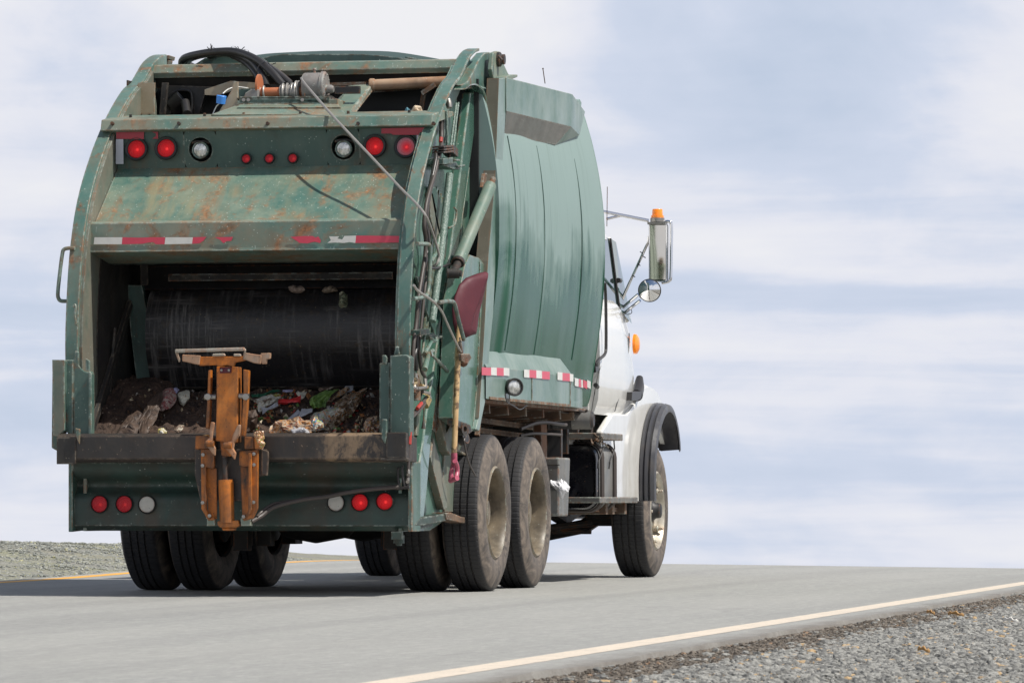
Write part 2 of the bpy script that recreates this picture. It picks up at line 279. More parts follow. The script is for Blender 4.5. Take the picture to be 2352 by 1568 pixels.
# ------------------------------------------------------------------ mesh builder
class MB:
    def __init__(s): s.v=[]; s.f=[]; s.mi=[]; s.cur=0
    def add(s,vs,fs):
        o=len(s.v); s.v+= [tuple(v) for v in vs]; s.f+=[tuple(o+i for i in f) for f in fs]; s.mi+=[s.cur]*len(fs); return s
    def prism(s,pts,vec):
        pts=[Vector(p) for p in pts]; vec=Vector(vec); n=len(pts)
        s.add(pts+[p+vec for p in pts],[tuple(range(n)),tuple(range(2*n-1,n-1,-1))]+[(i,(i+1)%n,n+(i+1)%n,n+i) for i in range(n)]); return s
    def box(s,x0,x1,y0,y1,z0,z1): return s.prism([(x0,y0,z0),(x1,y0,z0),(x1,y0,z1),(x0,y0,z1)],(0,y1-y0,0))
    def profX(s,yz,x0,x1): return s.prism([(x0,y,z) for y,z in yz],(x1-x0,0,0))
    def profZ(s,xy,z0,z1): return s.prism([(x,y,z0) for x,y in xy],(0,0,z1-z0))
    def bar(s,a,b,w,h,up=(0,0,1)):
        a=Vector(a);b=Vector(b);d=(b-a).normalized();up=Vector(up)
        if abs(d.dot(up))>.98: up=Vector((1,0,0))
        r=d.cross(up).normalized();u=r.cross(d)
        return s.prism([a+r*w/2*i+u*h/2*j for i,j in((-1,-1),(1,-1),(1,1),(-1,1))],b-a)
    def tube(s,path,r,n=10,caps=True,closed=False):
        path=[Vector(p) for p in path]; k=len(path); rs=r if isinstance(r,(list,tuple)) else [r]*k
        d0=(path[1]-path[0]).normalized(); u=d0.orthogonal().normalized(); vs=[]
        for i,p in enumerate(path):
            if closed: t=path[(i+1)%k]-path[i-1]
            else: t=path[min(i+1,k-1)]-path[max(i-1,0)]
            t=t.normalized() if t.length>1e-9 else d0
            u=(u-t*u.dot(t)); u=u.normalized() if u.length>1e-6 else t.orthogonal().normalized(); w_=t.cross(u)
            for j in range(n):
                a=2*PI*j/n; vs.append(p+(u*math.cos(a)+w_*math.sin(a))*rs[i])
        fs=[]
        m_=k if closed else k-1
        for i in range(m_):
            i2=(i+1)%k
            for j in range(n): fs.append((i*n+j,i*n+(j+1)%n,i2*n+(j+1)%n,i2*n+j))
        if caps and not closed: fs+=[tuple(range(n-1,-1,-1)),tuple((k-1)*n+j for j in range(n))]
        return s.add(vs,fs)
    def lathe(s,prof,c,axis,n=48,ref=None):
        c=Vector(c);ax=Vector(axis).normalized();u=ax.orthogonal().normalized() if ref is None else Vector(ref);w_=ax.cross(u);vs=[]
        for t,r in prof:
            for j in range(n):
                a=2*PI*j/n; vs.append(c+ax*t+(u*math.cos(a)+w_*math.sin(a))*max(r,1e-4))
        k=len(prof);fs=[(i*n+j,i*n+(j+1)%n,(i+1)*n+(j+1)%n,(i+1)*n+j) for i in range(k-1) for j in range(n)]
        return s.add(vs,fs)
    def build(s,name,m,parent=None,bev=0,smooth=False,loc=None):
        me=bpy.data.meshes.new(name); vs=s.v
        if loc is not None: vs=[(v[0]-loc[0],v[1]-loc[1],v[2]-loc[2]) for v in vs]
        me.from_pydata(vs,[],s.f); bm=bmesh.new(); bm.from_mesh(me); bmesh.ops.recalc_face_normals(bm,faces=bm.faces); bm.to_mesh(me); bm.free()
        ms=m if isinstance(m,(list,tuple)) else [m]
        for q in ms: me.materials.append(M[q] if isinstance(q,str) else q)
        for i,p in enumerate(me.polygons):
            if len(ms)>1: p.material_index=s.mi[i]
        o=bpy.data.objects.new(name,me); col.objects.link(o)
        if loc is not None: o.location=loc
        if parent: o.parent=parent
        if smooth: me.shade_smooth(); me.set_sharp_from_angle(angle=math.radians(38))
        if bev:
            b=o.modifiers.new('bevel','BEVEL'); b.width=bev; b.segments=2; b.limit_method='ANGLE'; b.angle_limit=math.radians(35)
        return o
def tag(o,label=None,cat=None,group=None,kind=None):
    if label: o['label']=label
    if cat: o['category']=cat
    if group: o['group']=group
    if kind: o['kind']=kind
    return o
def empty(name,loc=(0,0,0),label=None,cat=None,group=None,parent=None):
    o=bpy.data.objects.new(name,None); col.objects.link(o); o.location=loc; o.empty_display_size=.2
    if parent: o.parent=parent
    return tag(o,label,cat,group)
def smooth01(t): t=max(0,min(1,t)); return t*t*(3-2*t)
def curve(pts,n=8):   # Catmull-Rom through points
    P=[Vector(p) for p in pts]; P=[P[0]*2-P[1]]+P+[P[-1]*2-P[-2]]; out=[]
    for i in range(1,len(P)-2):
        for k in range(n):
            t=k/n; a,b,c,d=P[i-1:i+3]
            out.append(.5*((2*b)+(c-a)*t+(2*a-5*b+4*c-d)*t*t+(-a+3*b-3*c+d)*t**3))
    out.append(P[-2]); return out

# ------------------------------------------------------------------ ground, road, verge
FH=(-math.sin(YAW),math.cos(YAW))
def depth(x,y): return (x-CAM[0])*FH[0]+(y-CAM[1])*FH[1]
def interp(v,t): return float(np.interp(v,[a for a,b in t],[b for a,b in t]))
def x_yellow(y): return interp(y,[(-40,-2.6),(-12,-2.85),(2.5,-3.07),(4.4,-3.13),(6.4,-3.24),(12.3,-3.42),(14.5,-3.58),(18.5,-4.0),(26,-5.0),(60,-9),(300,-40)])
def z_road(x,y):
    d=depth(x,y); s=max(0,d-41.5); drop=-.00072*min(s,13)**2-(.01872*max(0,s-13))
    cs=-.013*x*smooth01((d-36)/12)
    return drop+cs
def z_ground(x,y):
    z=z_road(x,y); xe=x_yellow(y)-.35
    if x<xe: z+=.175*smooth01((xe-x)/2.6)*smooth01((75-y)/40)*(1+.12*mnoise.noise(Vector((x*.5,y*.3,0))))+.02*mnoise.noise(Vector((x*1.5,y*1.5,2)))
    if x>4.5: z+=.040*smooth01((x-4.55)/.25); z+=-.010*max(0,x-5)+.03*mnoise.noise(Vector((x*1.3,y*.9,5)))*smooth01((x-5.0)/.6)
    if x>9: z-=.02*(x-9)
    return z
def sheet(name,xs_of,ys,m,zf,dz,thick=0):
    vs=[];fs=[];
    for y in ys:
        row=xs_of(y)
        for x_ in row: vs.append((x_,y,zf(x_,y)+dz))
    k=len(xs_of(ys[0]))
    for i in range(len(ys)-1):
        for j in range(k-1): fs.append((i*k+j,i*k+j+1,(i+1)*k+j+1,(i+1)*k+j))
    b=MB(); b.add(vs,fs); o=b.build(name,m,smooth=True); return o
ys=list(np.arange(-40,60,.5))+[60*1.25**i for i in range(12)]
def gx(y):
    xe=x_yellow(y)
    L=[-700,-250,-90,-45]+list(np.linspace(-26,xe-.35,44))
    return L+[xe-.2,0,4.50,4.58]+list(np.linspace(4.66,12,44))+[16,25,60,160,600]
def ground_mat():
    m=mat('roadside_gravel',(.2,.2,.19),.9,spec=.2); g=NG(m); v=g.mapped()
    vo=g.n('ShaderNodeTexVoronoi'); g.l(v,vo.inputs[0]); vo.inputs['Scale'].default_value=30
    vr=g.n('ShaderNodeTexVoronoi'); g.l(v,vr.inputs[0]); vr.inputs['Scale'].default_value=75
    c=g.mix(g.rng(vo.outputs['Color'],.1,.9),(.14,.145,.138),(.38,.38,.35)); c=g.mix(.5,c,g.mix(g.rng(vr.outputs['Color'],.1,.9),(.07,.07,.068),(.36,.34,.30)))
    big=g.noise(v,.9,5,.6); sand=g.noise(v,.55,4,.6,.4)
    c=g.mix(g.rng(sand,.52,.62,0,.65),c,(.24,.215,.165))
    sp=g.n('ShaderNodeSeparateXYZ'); g.l(v,sp.inputs[0])
    left=g.rng(sp.outputs[0],-3,-3.6,0,1); yg=g.noise(g.mapped(scale=(.5,1,1)),1.3,6,.7)
    c=g.mix(g.math('MULTIPLY',left,g.rng(yg,.45,.62,0,.75)),c,(.30,.30,.165))
    c=g.mix(g.math('MULTIPLY',left,.25),c,(.33,.33,.28))
    wob=g.math('MULTIPLY',g.noise(v,2.2,4,.6),.5)
    xx=g.math('ADD',sp.outputs[0],g.math('SUBTRACT',wob,.25))
    soil=g.math('MULTIPLY',g.rng(xx,4.55,4.68),g.rng(xx,5.02,5.2,1,0)); n2=g.noise(v,26,5,.7)
    c=g.mix(g.math('MULTIPLY',soil,.93),c,g.mix(g.rng(n2,.35,.65),(.08,.068,.056),(.19,.16,.13)))
    g.l(c,g.p.inputs['Base Color'])
    g.bump(g.math('ADD',g.math('MULTIPLY',vo.outputs['Distance'],-1),n2),.8,.03); return m
def asphalt_mat():
    m=mat('pale_worn_asphalt',(.24,.24,.23),.75,spec=.35); g=NG(m); v=g.mapped()
    vo=g.n('ShaderNodeTexVoronoi'); g.l(v,vo.inputs[0]); vo.inputs['Scale'].default_value=85
    n=g.noise(v,55,6,.8); big=g.noise(g.mapped(scale=(1,.25,1)),.8,5,.6,.3); ln=g.noise(g.mapped(scale=(3,.05,1)),1,4,.6)
    c=g.mix(g.rng(g.math('ADD',g.math('MULTIPLY',n,.6),g.math('MULTIPLY',g.noise(v,15,4,.7),.4)),.34,.66),(.16,.165,.155),(.47,.465,.435))
    c=g.mix(g.rng(vo.outputs['Color'],0,1,0,.35),c,(.27,.275,.26)); c=g.mix(g.rng(big,.35,.7,0,.45),c,(.43,.42,.385)); c=g.mix(g.rng(ln,.5,.7,0,.25),c,(.29,.29,.28))
    sp=g.n('ShaderNodeTexVoronoi'); g.l(v,sp.inputs[0]); sp.inputs['Scale'].default_value=11; sn=g.noise(v,3,2,.5)
    c=g.mix(g.math('MULTIPLY',g.rng(sp.outputs['Distance'],.05,.08,.7,0),g.rng(sn,.55,.6)),c,(.09,.09,.09))
    gn=g.noise(g.mapped(scale=(20,3.5,1)),1,5,.8); c=g.mix(g.rng(gn,.38,.62,0,.5),c,g.mix(g.rng(gn,.4,.6),(.20,.205,.195),(.43,.42,.395)))
    tr=g.noise(g.mapped(scale=(1.6,.03,1),loc=(2,0,0)),1,2,.5); c=g.mix(g.rng(tr,.48,.62,0,.28),c,(.21,.21,.20))
    pt=g.noise(g.mapped(scale=(2,.6,1),loc=(8,3,0)),1.3,6,.75,.8); c=g.mix(g.rng(pt,.60,.68,0,.22),c,(.15,.15,.145))
    sx_=g.n('ShaderNodeSeparateXYZ'); g.l(v,sx_.inputs[0]); ew=g.noise(g.mapped(scale=(3,1.2,1)),1.5,6,.75,.5)
    c=g.mix(g.math('MULTIPLY',g.rng(g.math('ADD',sx_.outputs[0],g.math('MULTIPLY',ew,.35)),4.66,4.86),.75),c,(.15,.13,.11))
    g.l(c,g.p.inputs['Base Color']); g.bump(n,.8,.008); return m
def line_mat(name,c0,c1):
    m=mat(name,c0,.7); g=NG(m); v=g.mapped(); n=g.noise(v,60,5,.75); n2=g.noise(v,5,5,.7,.5)
    c=g.mix(g.rng(n2,.4,.7,0,.6),c0,c1); c=g.mix(g.rng(n,.54,.66,0,.6),c,(.25,.24,.22)); cr_=g.noise(g.mapped(scale=(1.5,1,1)),9,5,.8,.6); c=g.mix(g.rng(cr_,.60,.66,0,.7),c,(.27,.26,.24)); g.l(c,g.p.inputs['Base Color']); return m
gr=sheet('ground',gx,ys,ground_mat(),z_ground,-.045); tag(gr,kind='structure')
rd_ys=list(np.arange(-40,-18,.5))+list(np.arange(-18,12,.1))+list(np.arange(12,80,.5))+[80*1.2**i for i in range(11)]
def rx(y):
    l=x_yellow(y)-.22; e=4.66+.10*mnoise.noise(Vector((0,y*.9,0)))+.07*mnoise.noise(Vector((0,y*3.1,3)))+.04*mnoise.noise(Vector((0,y*8,5)))
    return [l]+list(np.linspace(l+.1,4.5,10))+[e]
def road():
    b=MB(); vs=[];fs=[]
    for y in rd_ys:
        r=rx(y); vs.append((r[0]-.03,y,z_road(r[0],y)-.09))
        for x_ in r: vs.append((x_,y,z_road(x_,y)))
        vs.append((r[-1]+.04,y,z_road(r[-1],y)-.09))
    k=len(rx(0))+2
    for i in range(len(rd_ys)-1):
        for j in range(k-1): fs.append((i*k+j,i*k+j+1,(i+1)*k+j+1,(i+1)*k+j))
    b.add(vs,fs); return b.build('road',asphalt_mat(),smooth=False)
tag(road(),kind='structure')
fine=list(np.arange(-40,80,.15))
def wl(y): e=.006*mnoise.noise(Vector((1,y*5,0))); f=.006*mnoise.noise(Vector((7,y*6,0))); return [4.275+e,4.35,4.43+f]
tag(sheet('white_edge_line',wl,fine,line_mat('white_line_paint',(.66,.57,.46),(.50,.44,.36)),z_road,.0012),kind='structure')
def yl(y): x0=x_yellow(y); e=.012*mnoise.noise(Vector((3,y*3,0))); return [x0-.08+e,x0,x0+.08+e]
tag(sheet('yellow_edge_line',yl,fine,line_mat('yellow_line_paint',(.78,.38,.025),(.62,.32,.06)),z_road,.0012),kind='structure')
# loose stones
def stones(name,n,regf,smin,smax,m,lab):
    phi=(1+5**.5)/2; iv=np.array([(-1,phi,0),(1,phi,0),(-1,-phi,0),(1,-phi,0),(0,-1,phi),(0,1,phi),(0,-1,-phi),(0,1,-phi),(phi,0,-1),(phi,0,1),(-phi,0,-1),(-phi,0,1)])/1.9
    fi=np.array([(0,11,5),(0,5,1),(0,1,7),(0,7,10),(0,10,11),(1,5,9),(5,11,4),(11,10,2),(10,7,6),(7,1,8),(3,9,4),(3,4,2),(3,2,6),(3,6,8),(3,8,9),(4,9,5),(2,4,11),(6,2,10),(8,6,7),(9,8,1)])
    V=[];
    for i in range(n):
        x_,y_=regf(); s=smin*(smax/smin)**(random.random()**2.2); a=random.random()*6.28
        q=iv*(1+.35*(np.random.rand(12,1)-.5))*np.array([s*random.uniform(.8,1.5),s*random.uniform(.7,1.1),s*random.uniform(.4,.8)])
        c_,s_=math.cos(a),math.sin(a); q=q@np.array([[c_,s_,0],[-s_,c_,0],[0,0,1]])
        V.append(q+np.array([x_,y_,z_ground(x_,y_)-.045+s*.22]))
    V=np.concatenate(V); F_=(fi[None]+(np.arange(n)*12)[:,None,None]).reshape(-1,3)
    me=bpy.data.meshes.new(name); me.vertices.add(len(V)); me.vertices.foreach_set('co',V.ravel().astype(np.float32))
    me.loops.add(F_.size); me.loops.foreach_set('vertex_index',F_.ravel().astype(np.int32)); me.polygons.add(len(F_)); me.polygons.foreach_set('loop_start',(np.arange(len(F_))*3).astype(np.int32))
    me.update(calc_edges=True); me.shade_flat(); me.materials.append(m); o=bpy.data.objects.new(name,me); col.objects.link(o); return tag(o,lab,'gravel',kind='stuff')
def stone_mat(name,a,b,warm):
    m=mat(name,a,.85,spec=.25); g=NG(m); v=g.mapped(); vo=g.n('ShaderNodeTexVoronoi'); g.l(v,vo.inputs[0]); vo.inputs['Scale'].default_value=34
    sp=g.n('ShaderNodeSeparateColor'); g.l(vo.outputs['Color'],sp.inputs[0])
    c=g.mix(g.rng(sp.outputs[0],0,1),a,b); c=g.mix(g.rng(sp.outputs[1],.965,.975),c,warm); g.l(c,g.p.inputs['Base Color']); g.bump(g.noise(v,80,3,.6),.4,.01); return m
def reg_right():
    while True:
        y=random.uniform(-17.5,6); x_=5.08+.14*mnoise.noise(Vector((0,y*.8,4)))+abs(random.gauss(0,1))*.10+random.random()**1.15*(8.4-5.0)
        if random.random()<.05: x_-=random.random()*.5
        d=depth(x_,y); r=(x_-CAM[0])*math.cos(YAW)+(y-CAM[1])*math.sin(YAW)
        if d>14 and abs(r/d)<.13: return x_,y
def reg_left():
    while True:
        y=random.uniform(-2,22); x_=x_yellow(y)-.3-random.random()*6
        d=depth(x_,y); r=(x_-CAM[0])*math.cos(YAW)+(y-CAM[1])*math.sin(YAW)
        if abs(r/d)<.15: return x_,y
stones('shoulder_gravel',75000,reg_right,.005,.021,stone_mat('grey_stone',(.11,.11,.105),(.33,.325,.30),(.45,.32,.18)),'loose grey gravel on the near right shoulder beside the white line')
stones('verge_gravel',22000,reg_left,.007,.022,stone_mat('pale_stone',(.13,.14,.13),(.40,.405,.36),(.42,.40,.22)),'pale gravel bank beyond the yellow line behind the truck')
def reg_edge():
    y=random.uniform(-17.5,6); return 4.66+.62*random.random()**.9+random.gauss(0,.09)+.12*mnoise.noise(Vector((0,y*.7,9))),y
stones('soil_clods',24000,reg_edge,.003,.013,stone_mat('dark_soil_clod',(.07,.058,.048),(.22,.19,.155),(.3,.2,.13)),'dark brown soil and grit strip along the broken pavement edge')
def leaf(px,py,w,h,m,label,cat,name):
    p=at(px,py,Z=-.10); b=MB(); n=7
    vs=[]; k=9
    for i in range(k):
        t=i/(k-1); ww=h*math.sin(PI*min(1,t*1.05+.02))**.7
        for j in(-1,0,1): vs.append((p.x+(t-.5)*w,p.y+j*ww*1.5,p.z+.01+.006*math.sin(t*5)+(.012 if j else 0)*(1+.5*math.sin(i*2))))
    b.add(vs,[(i*3+j,i*3+j+1,(i+1)*3+j+1,(i+1)*3+j) for i in range(k-1) for j in range(2)])
    o=b.build(name,m,smooth=True); q=o.modifiers.new('thickness','SOLIDIFY'); q.thickness=.003
    zz=z_ground(p.x,p.y)-.045-p.z
    o.location.z=zz+.01; tag(o,label,cat); return o
mtan=mat('dry_leaf_brown',(.42,.24,.09),.7); mwh=mat('bleached_shell_white',(.68,.66,.62),.6)
leaf(2196,1463,.085,.010,mtan,'tan dry leaf lying on the gravel shoulder, longest one near the right edge','leaf','dry_leaf')['group']='dry leaves on the gravel shoulder'
leaf(2138,1459,.045,.008,mtan,'small brown dry leaf left of the longest tan leaf on the gravel','leaf','dry_leaf')['group']='dry leaves on the gravel shoulder'
leaf(2322,1475,.075,.009,mwh,'white scrap of litter on the gravel at the far right edge','litter','paper_scrap')
leaf(2122,1568-10,.05,.009,mtan,'orange tan leaf on the gravel near the bottom edge of the photo','leaf','dry_leaf')['group']='dry leaves on the gravel shoulder'
leaf(1733,1466,.035,.012,mwh,'small white scrap beside the brown soil strip at the pavement edge','litter','paper_scrap')

#TRUCK
# ================================================================== THE TRUCK
T=empty('garbage_truck',(0,0,0),'dark green rear loading garbage truck with white cab and orange bin lifter','garbage truck')
P=lambda n,b,m,par=T,**k: b.build(n,m,par,**k)
# ---- tailgate side walls and curved rear rails
RP=[(-1.99,.95),(-2.04,1.3),(-2.06,1.5),(-2.06,1.7),(-2.02,2.0),(-1.95,2.26),(-1.80,2.55),(-1.53,2.84),(-1.2,3.10),(-.84,3.31),(-.60,3.40),(-.36,3.535),(-.18,3.60),(-.03,3.63)]
RC=[(v.y,v.z) for v in curve([(0,a,b) for a,b in RP],5)]
TG=empty('tailgate',(0,-1.2,.4),parent=T)
def TGP(n,b,m,**k):
    o=b.build(n,m,None,**k); o.parent=TG; o.matrix_parent_inverse=Matrix.Translation((0,1.2,-.4)); return o
for s in(-1,1):
    b=MB(); vs=[];fs=[]
    for i,(y,z) in enumerate(RC):
        y2,z2=RC[min(i+1,len(RC)-1)]; y1,z1=RC[max(i-1,0)]; t=Vector((0,y2-y1,z2-z1)).normalized(); nrm=Vector((0,t.z,-t.y))
        wd=.085
        for x_,o_ in((1.045,0),(1.045+wd,0),(1.045+wd,.018),(1.065,.018),(1.065,.20),(1.045,.20)):
            vs.append((s*x_,y+nrm.y*o_,z+nrm.z*o_))
    k=6;n=len(RC)
    fs=[(i*k+j,i*k+(j+1)%k,(i+1)*k+(j+1)%k,(i+1)*k+j) for i in range(n-1) for j in range(k)]+[tuple(range(k)),tuple((n-1)*k+j for j in range(k))]
    b.add(vs,fs); TGP('curved_rail',b,'rail',bev=.004)
    b=MB(); side=[(y+.03,z) for y,z in RC if z<3.5]+[(-.42,3.42),(-.34,3.25),(-.36,2.6),(-.62,2.0),(-.62,1.25),(-.66,.95),(-.80,.46),(-1.15,.41),(-1.93,.41),(-1.93,.95)]
    b.profX(side,s*1.025,s*1.045); TGP('side_wall',b,'side' if s>0 else 'dusty')
# inner left wall liner (grimy)
for s in(-1,1):
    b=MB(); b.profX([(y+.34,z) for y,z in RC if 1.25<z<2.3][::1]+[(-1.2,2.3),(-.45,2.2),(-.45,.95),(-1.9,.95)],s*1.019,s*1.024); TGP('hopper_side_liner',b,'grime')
# ---- header beam, light panel, sloping plate, tape strip
b=MB(); b.profX([(-1.385,3.012),(-1.36,3.085),(-1.05,3.135),(-.75,3.15),(-.75,3.12),(-1.30,3.03),(-1.30,3.0)],-1.105,1.115); TGP('header_beam',b,'beam',bev=.006)
bo=MB()
for px in (250,403,607,815,1000-12):
    p=at(px+8,284,Y=-1.378); bo.lathe([(0,.0),(0.012,.0),(.012,.011),(-.01,.013)],p,(0,-1,.15),12)
for px in (300,470,560,690,800,940):
    p=at(px,272,Y=-1.2); bo.lathe([(.012,0),(.012,.009),(-.01,.01)],(p.x,-1.2,3.118),(0,-.2,1),10)
TGP('beam_bolts',bo,'chassis')
def disc_pts(c,r,n=20,ax='Y'): return [(c[0]+r*math.cos(2*PI*i/n),c[1],c[2]+r*math.sin(2*PI*i/n)) for i in range(n)]
# light panel leans back under the beam; round cut-outs for the lamps
PY0=-1.325
def wall_with_holes(x0,x1,y,z0,z1,holes,yback,n=28):
    """front sheet with real round openings: rectangular cells, each hole cell a ring of quads"""
    b=MB(); xs=[x0]; hs=sorted(holes)
    for (hx,hz,r,hw) in hs: xs+= [hx-hw,hx+hw]
    xs.append(x1)
    Y=lambda z:y+(yback-y)*(z1-z)/(z1-z0)
    q=lambda x_,z_:(x_,Y(z_),z_)
    for i in range(len(xs)-1):
        if i%2==0: b.add([q(xs[i],z0),q(xs[i+1],z0),q(xs[i+1],z1),q(xs[i],z1)],[(0,1,2,3)])
    for (hx,hz,r,hw) in hs:
        out=[];inn=[];inb=[]
        for k in range(n):
            a=2*PI*k/n; c,s_=math.cos(a),math.sin(a); m=1/max(abs(c)/hw,abs(s_)/ (min(z1-hz,hz-z0)))
            ex,ez=hx+c*m,hz+s_*m
            if abs(s_)/(min(z1-hz,hz-z0))>=abs(c)/hw-1e-9: pass
            out.append(q(ex,ez)); inn.append(q(hx+r*c,hz+r*s_)); inb.append(tuple(np.array(q(hx+r*c,hz+r*s_))+np.array((0,.05,0))))
        b.add(out+inn+inb,[(k,(k+1)%n,n+(k+1)%n,n+k) for k in range(n)]+[(n+k,n+(k+1)%n,2*n+(k+1)%n,2*n+k) for k in range(n)])
        h=min(z1-hz,hz-z0)
        if hz-h>z0+1e-4: b.add([q(hx-hw,z0),q(hx+hw,z0),q(hx+hw,hz-h),q(hx-hw,hz-h)],[(0,1,2,3)])
        if hz+h<z1-1e-4: b.add([q(hx-hw,hz+h),q(hx+hw,hz+h),q(hx+hw,z1),q(hx-hw,z1)],[(0,1,2,3)])
    return b
LZ0,LZ1=2.765,3.012
wk=[at(459,343,Y=PY0),at(787,338,Y=PY0)]
b=wall_with_holes(-1.02,1.02,PY0,LZ0,LZ1,[(p.x-.003,p.z,.078,.11) for p in wk],-1.27); TGP('light_panel',b,'dark')
b=MB(); b.box(-1.0,1.0,-1.10,-1.09,2.75,3.02); TGP('panel_backing',b,'chassis')
SL=[(-1.265,2.79),(-1.25,2.80),(-1.30,2.765),(-1.80,2.385),(-1.80,2.372),(-1.27,2.75)]
b=MB(); b.profX([(-1.262,2.776),(-1.80,2.372),(-1.80,2.36),(-1.25,2.764)],-1.02,1.02); TGP('sloping_plate',b,'plate')
b=MB(); b.profX([(-1.805,2.385),(-1.83,2.372),(-1.84,2.205),(-1.46,2.155),(-1.46,2.14),(-1.86,2.195),(-1.855,2.215),(-1.845,2.38),(-1.82,2.395)][::-1],-1.03,1.03)
TGP('tape_strip_panel',b,'beam',bev=.004)
b=MB(); b.profX([(-1.842,2.203),(-1.43,2.135),(-1.42,2.15),(-1.80,2.225)],-1.025,1.025); TGP('lip_underside',b,'lower')
# right hand rail filler by the panel (plate corner brackets)
def strip(name,pts,Y,m,th=.003,par=None):
    b=MB(); b.prism(AY(pts,Y),(0,th,0)); return (TGP(name,b,m) if par is None else P(name,b,m,par))
# reflective tape, torn pieces (upper strip is on the face at Y=-1.85)
YT=-1.862
strip('reflective_tape',[(217,545),(281,545),(279.5,561),(215,561)],YT,'tape_white')
strip('reflective_tape',[(281,545),(320,546),(345,545),(379,545),(378,561),(358,561),(352,556),(340,557),(327,560),(280,561)],YT,'tape_red')
strip('reflective_tape',[(380,545),(443,545),(441,560),(378,561)],YT,'tape_white')
strip('reflective_tape',[(443,545),(474,544),(467,553),(457,559),(441,560)],YT,'tape_red')
strip('reflective_tape',[(493,545),(535,544),(531,553),(520,554),(513,559),(506,551)],YT,'tape_red')
strip('reflective_tape',[(667,544),(700,542),(718,542),(724,546),(731,543),(737,553),(735,558),(722,555),(706,559),(688,558),(678,551)],YT,'tape_red')
strip('reflective_tape',[(756,543),(779,543),(775,548),(786,550),(791,542),(818,541),(816,558),(803,556),(790,558),(770,557),(752,558),(760,552)],YT,'tape_white')
strip('reflective_tape',[(818,541),(918,542),(917,557),(816,558)],YT,'tape_red')
YP=PY0-.004
strip('reflective_tape',[(267,303),(331,303),(330,320),(267,319)],YP-.004,'tape_dark')
strip('reflective_tape',[(349,303),(363,303),(363,319),(349,319),(358,313),(358,307)],YP-.004,'tape_dark')
strip('reflective_tape',[(266,320),(283,320),(283.5,377),(266,377)],YP-.004,'silver_tape')
strip('reflective_tape',[(876,295),(974,293),(974,310),(903,310),(898,307),(876,307)],YP-.014,'tape_dark')
strip('reflective_tape',[(957,310),(973,310),(966,340),(958,352)],YP-.010,'silver_tape')
# ---- lamps
def lensmat(name,c,es,foggy=0):
    m=mat(name,c,.4,coat=.1,spec=.25); g=NG(m); v=g.mapped(); sp=g.n('ShaderNodeSeparateXYZ'); g.l(v,sp.inputs[0])
    dx=g.math('SUBTRACT',sp.outputs[0],.008); dz=g.math('ADD',sp.outputs[2],.004)
    r=g.math('SQRT',g.math('ADD',g.math('MULTIPLY',dx,dx),g.math('MULTIPLY',dz,dz)),0)
    ri=g.math('SINE',g.math('MULTIPLY',sp.outputs[0],700),0)
    rr=g.rng(r,.002,.062,1,0); core=g.rng(r,.0,.014,1,0)
    g.l(g.mix(core,(.9,.012,.018),(1,.06,.05)),g.p.inputs['Emission Color']); g.l(g.math('ADD',g.math('MULTIPLY',rr,es*.8),g.math('MULTIPLY',core,es*1.2)),g.p.inputs['Emission Strength'])
    if foggy: g.l(g.mix(g.rng(r,.015,.05,0,.75),c,(.38,.22,.25)),g.p.inputs['Base Color'])
    rg=g.math('SINE',g.math('MULTIPLY',r,520),0); g.bump(g.math('ADD',ri,rg),.55,.002); return m
ML1=lensmat('lit_red_lens',(.50,.004,.008),.42); ML2=lensmat('dim_red_lens',(.33,.010,.018),.14); ML3=lensmat('foggy_red_lens',(.45,.02,.04),.35,1)
def clear_mat():
    m=mat('clear_lens',(.55,.55,.52),.12,coat=1,metal=.55); g=NG(m); n=g.noise(g.mapped(scale=(60,10,25)),1,3,.6); g.l(g.mix(g.rng(n,.3,.7),(.25,.26,.25),(.85,.85,.82)),g.p.inputs['Base Color']); g.bump(n,.5,.01); return m
MCL=clear_mat(); MDL=worn('dusty_white_lens',(.42,.41,.37),(.5,.48,.43),.5,0,.35,(.25,.22,.18),.4,.2,chipcol=(.06,.05,.04))
def lamp(name,px,py,Y,r,ml,ring=1.32,lean=.08,label=None):
    c=at(px,py,Y=Y); e_=empty(name,c,parent=T,label=label); ax=Vector((0,-1,lean)).normalized()
    b=MB(); b.lathe([(0,r*ring),(.012,r*ring),(.018,r*(ring-.08)),(.012,r*1.02),(.0,r*.98)],(0,0,0),ax,36); b.build('grommet','ringrub',e_,smooth=True)
    b=MB(); b.lathe([(.004,r*1.03),(.0095,r*.96),(.0115,r*.55),(.012,0)],(0,0,0),ax,36); b.build('lens',ml,e_,smooth=True); return e_
rU=.0585
lamp('tail_light',314,343,PY0+.003,rU,ML1); lamp('tail_light',382,341,PY0+.003,rU,ML1)
lamp('tail_light',861,336,PY0+.003,rU,ML1); lamp('tail_light',932,337,PY0+.003,rU,ML3,label='foggy faded red tail light at the end of the upper row')
for x_ in(566,619,673): lamp('marker_light',x_,365-(x_-566)*.01,PY0+.02,.027,ML2,1.35)
YB=-1.965
lamp('tail_light',229,1157,YB,.052,ML2,1.12,0); lamp('tail_light',286,1157,YB,.052,ML2,1.12,0); lamp('reverse_light',338,1158,YB,.052,MDL,1.14,0)
lamp('reverse_light',772,1154,YB,.052,MDL,1.12,0,label='dusty white reverse light, turned dull'); lamp('tail_light',827,1153,YB,.052,ML1,1.12,0); lamp('tail_light',884,1151,YB,.052,ML1,1.12,0)
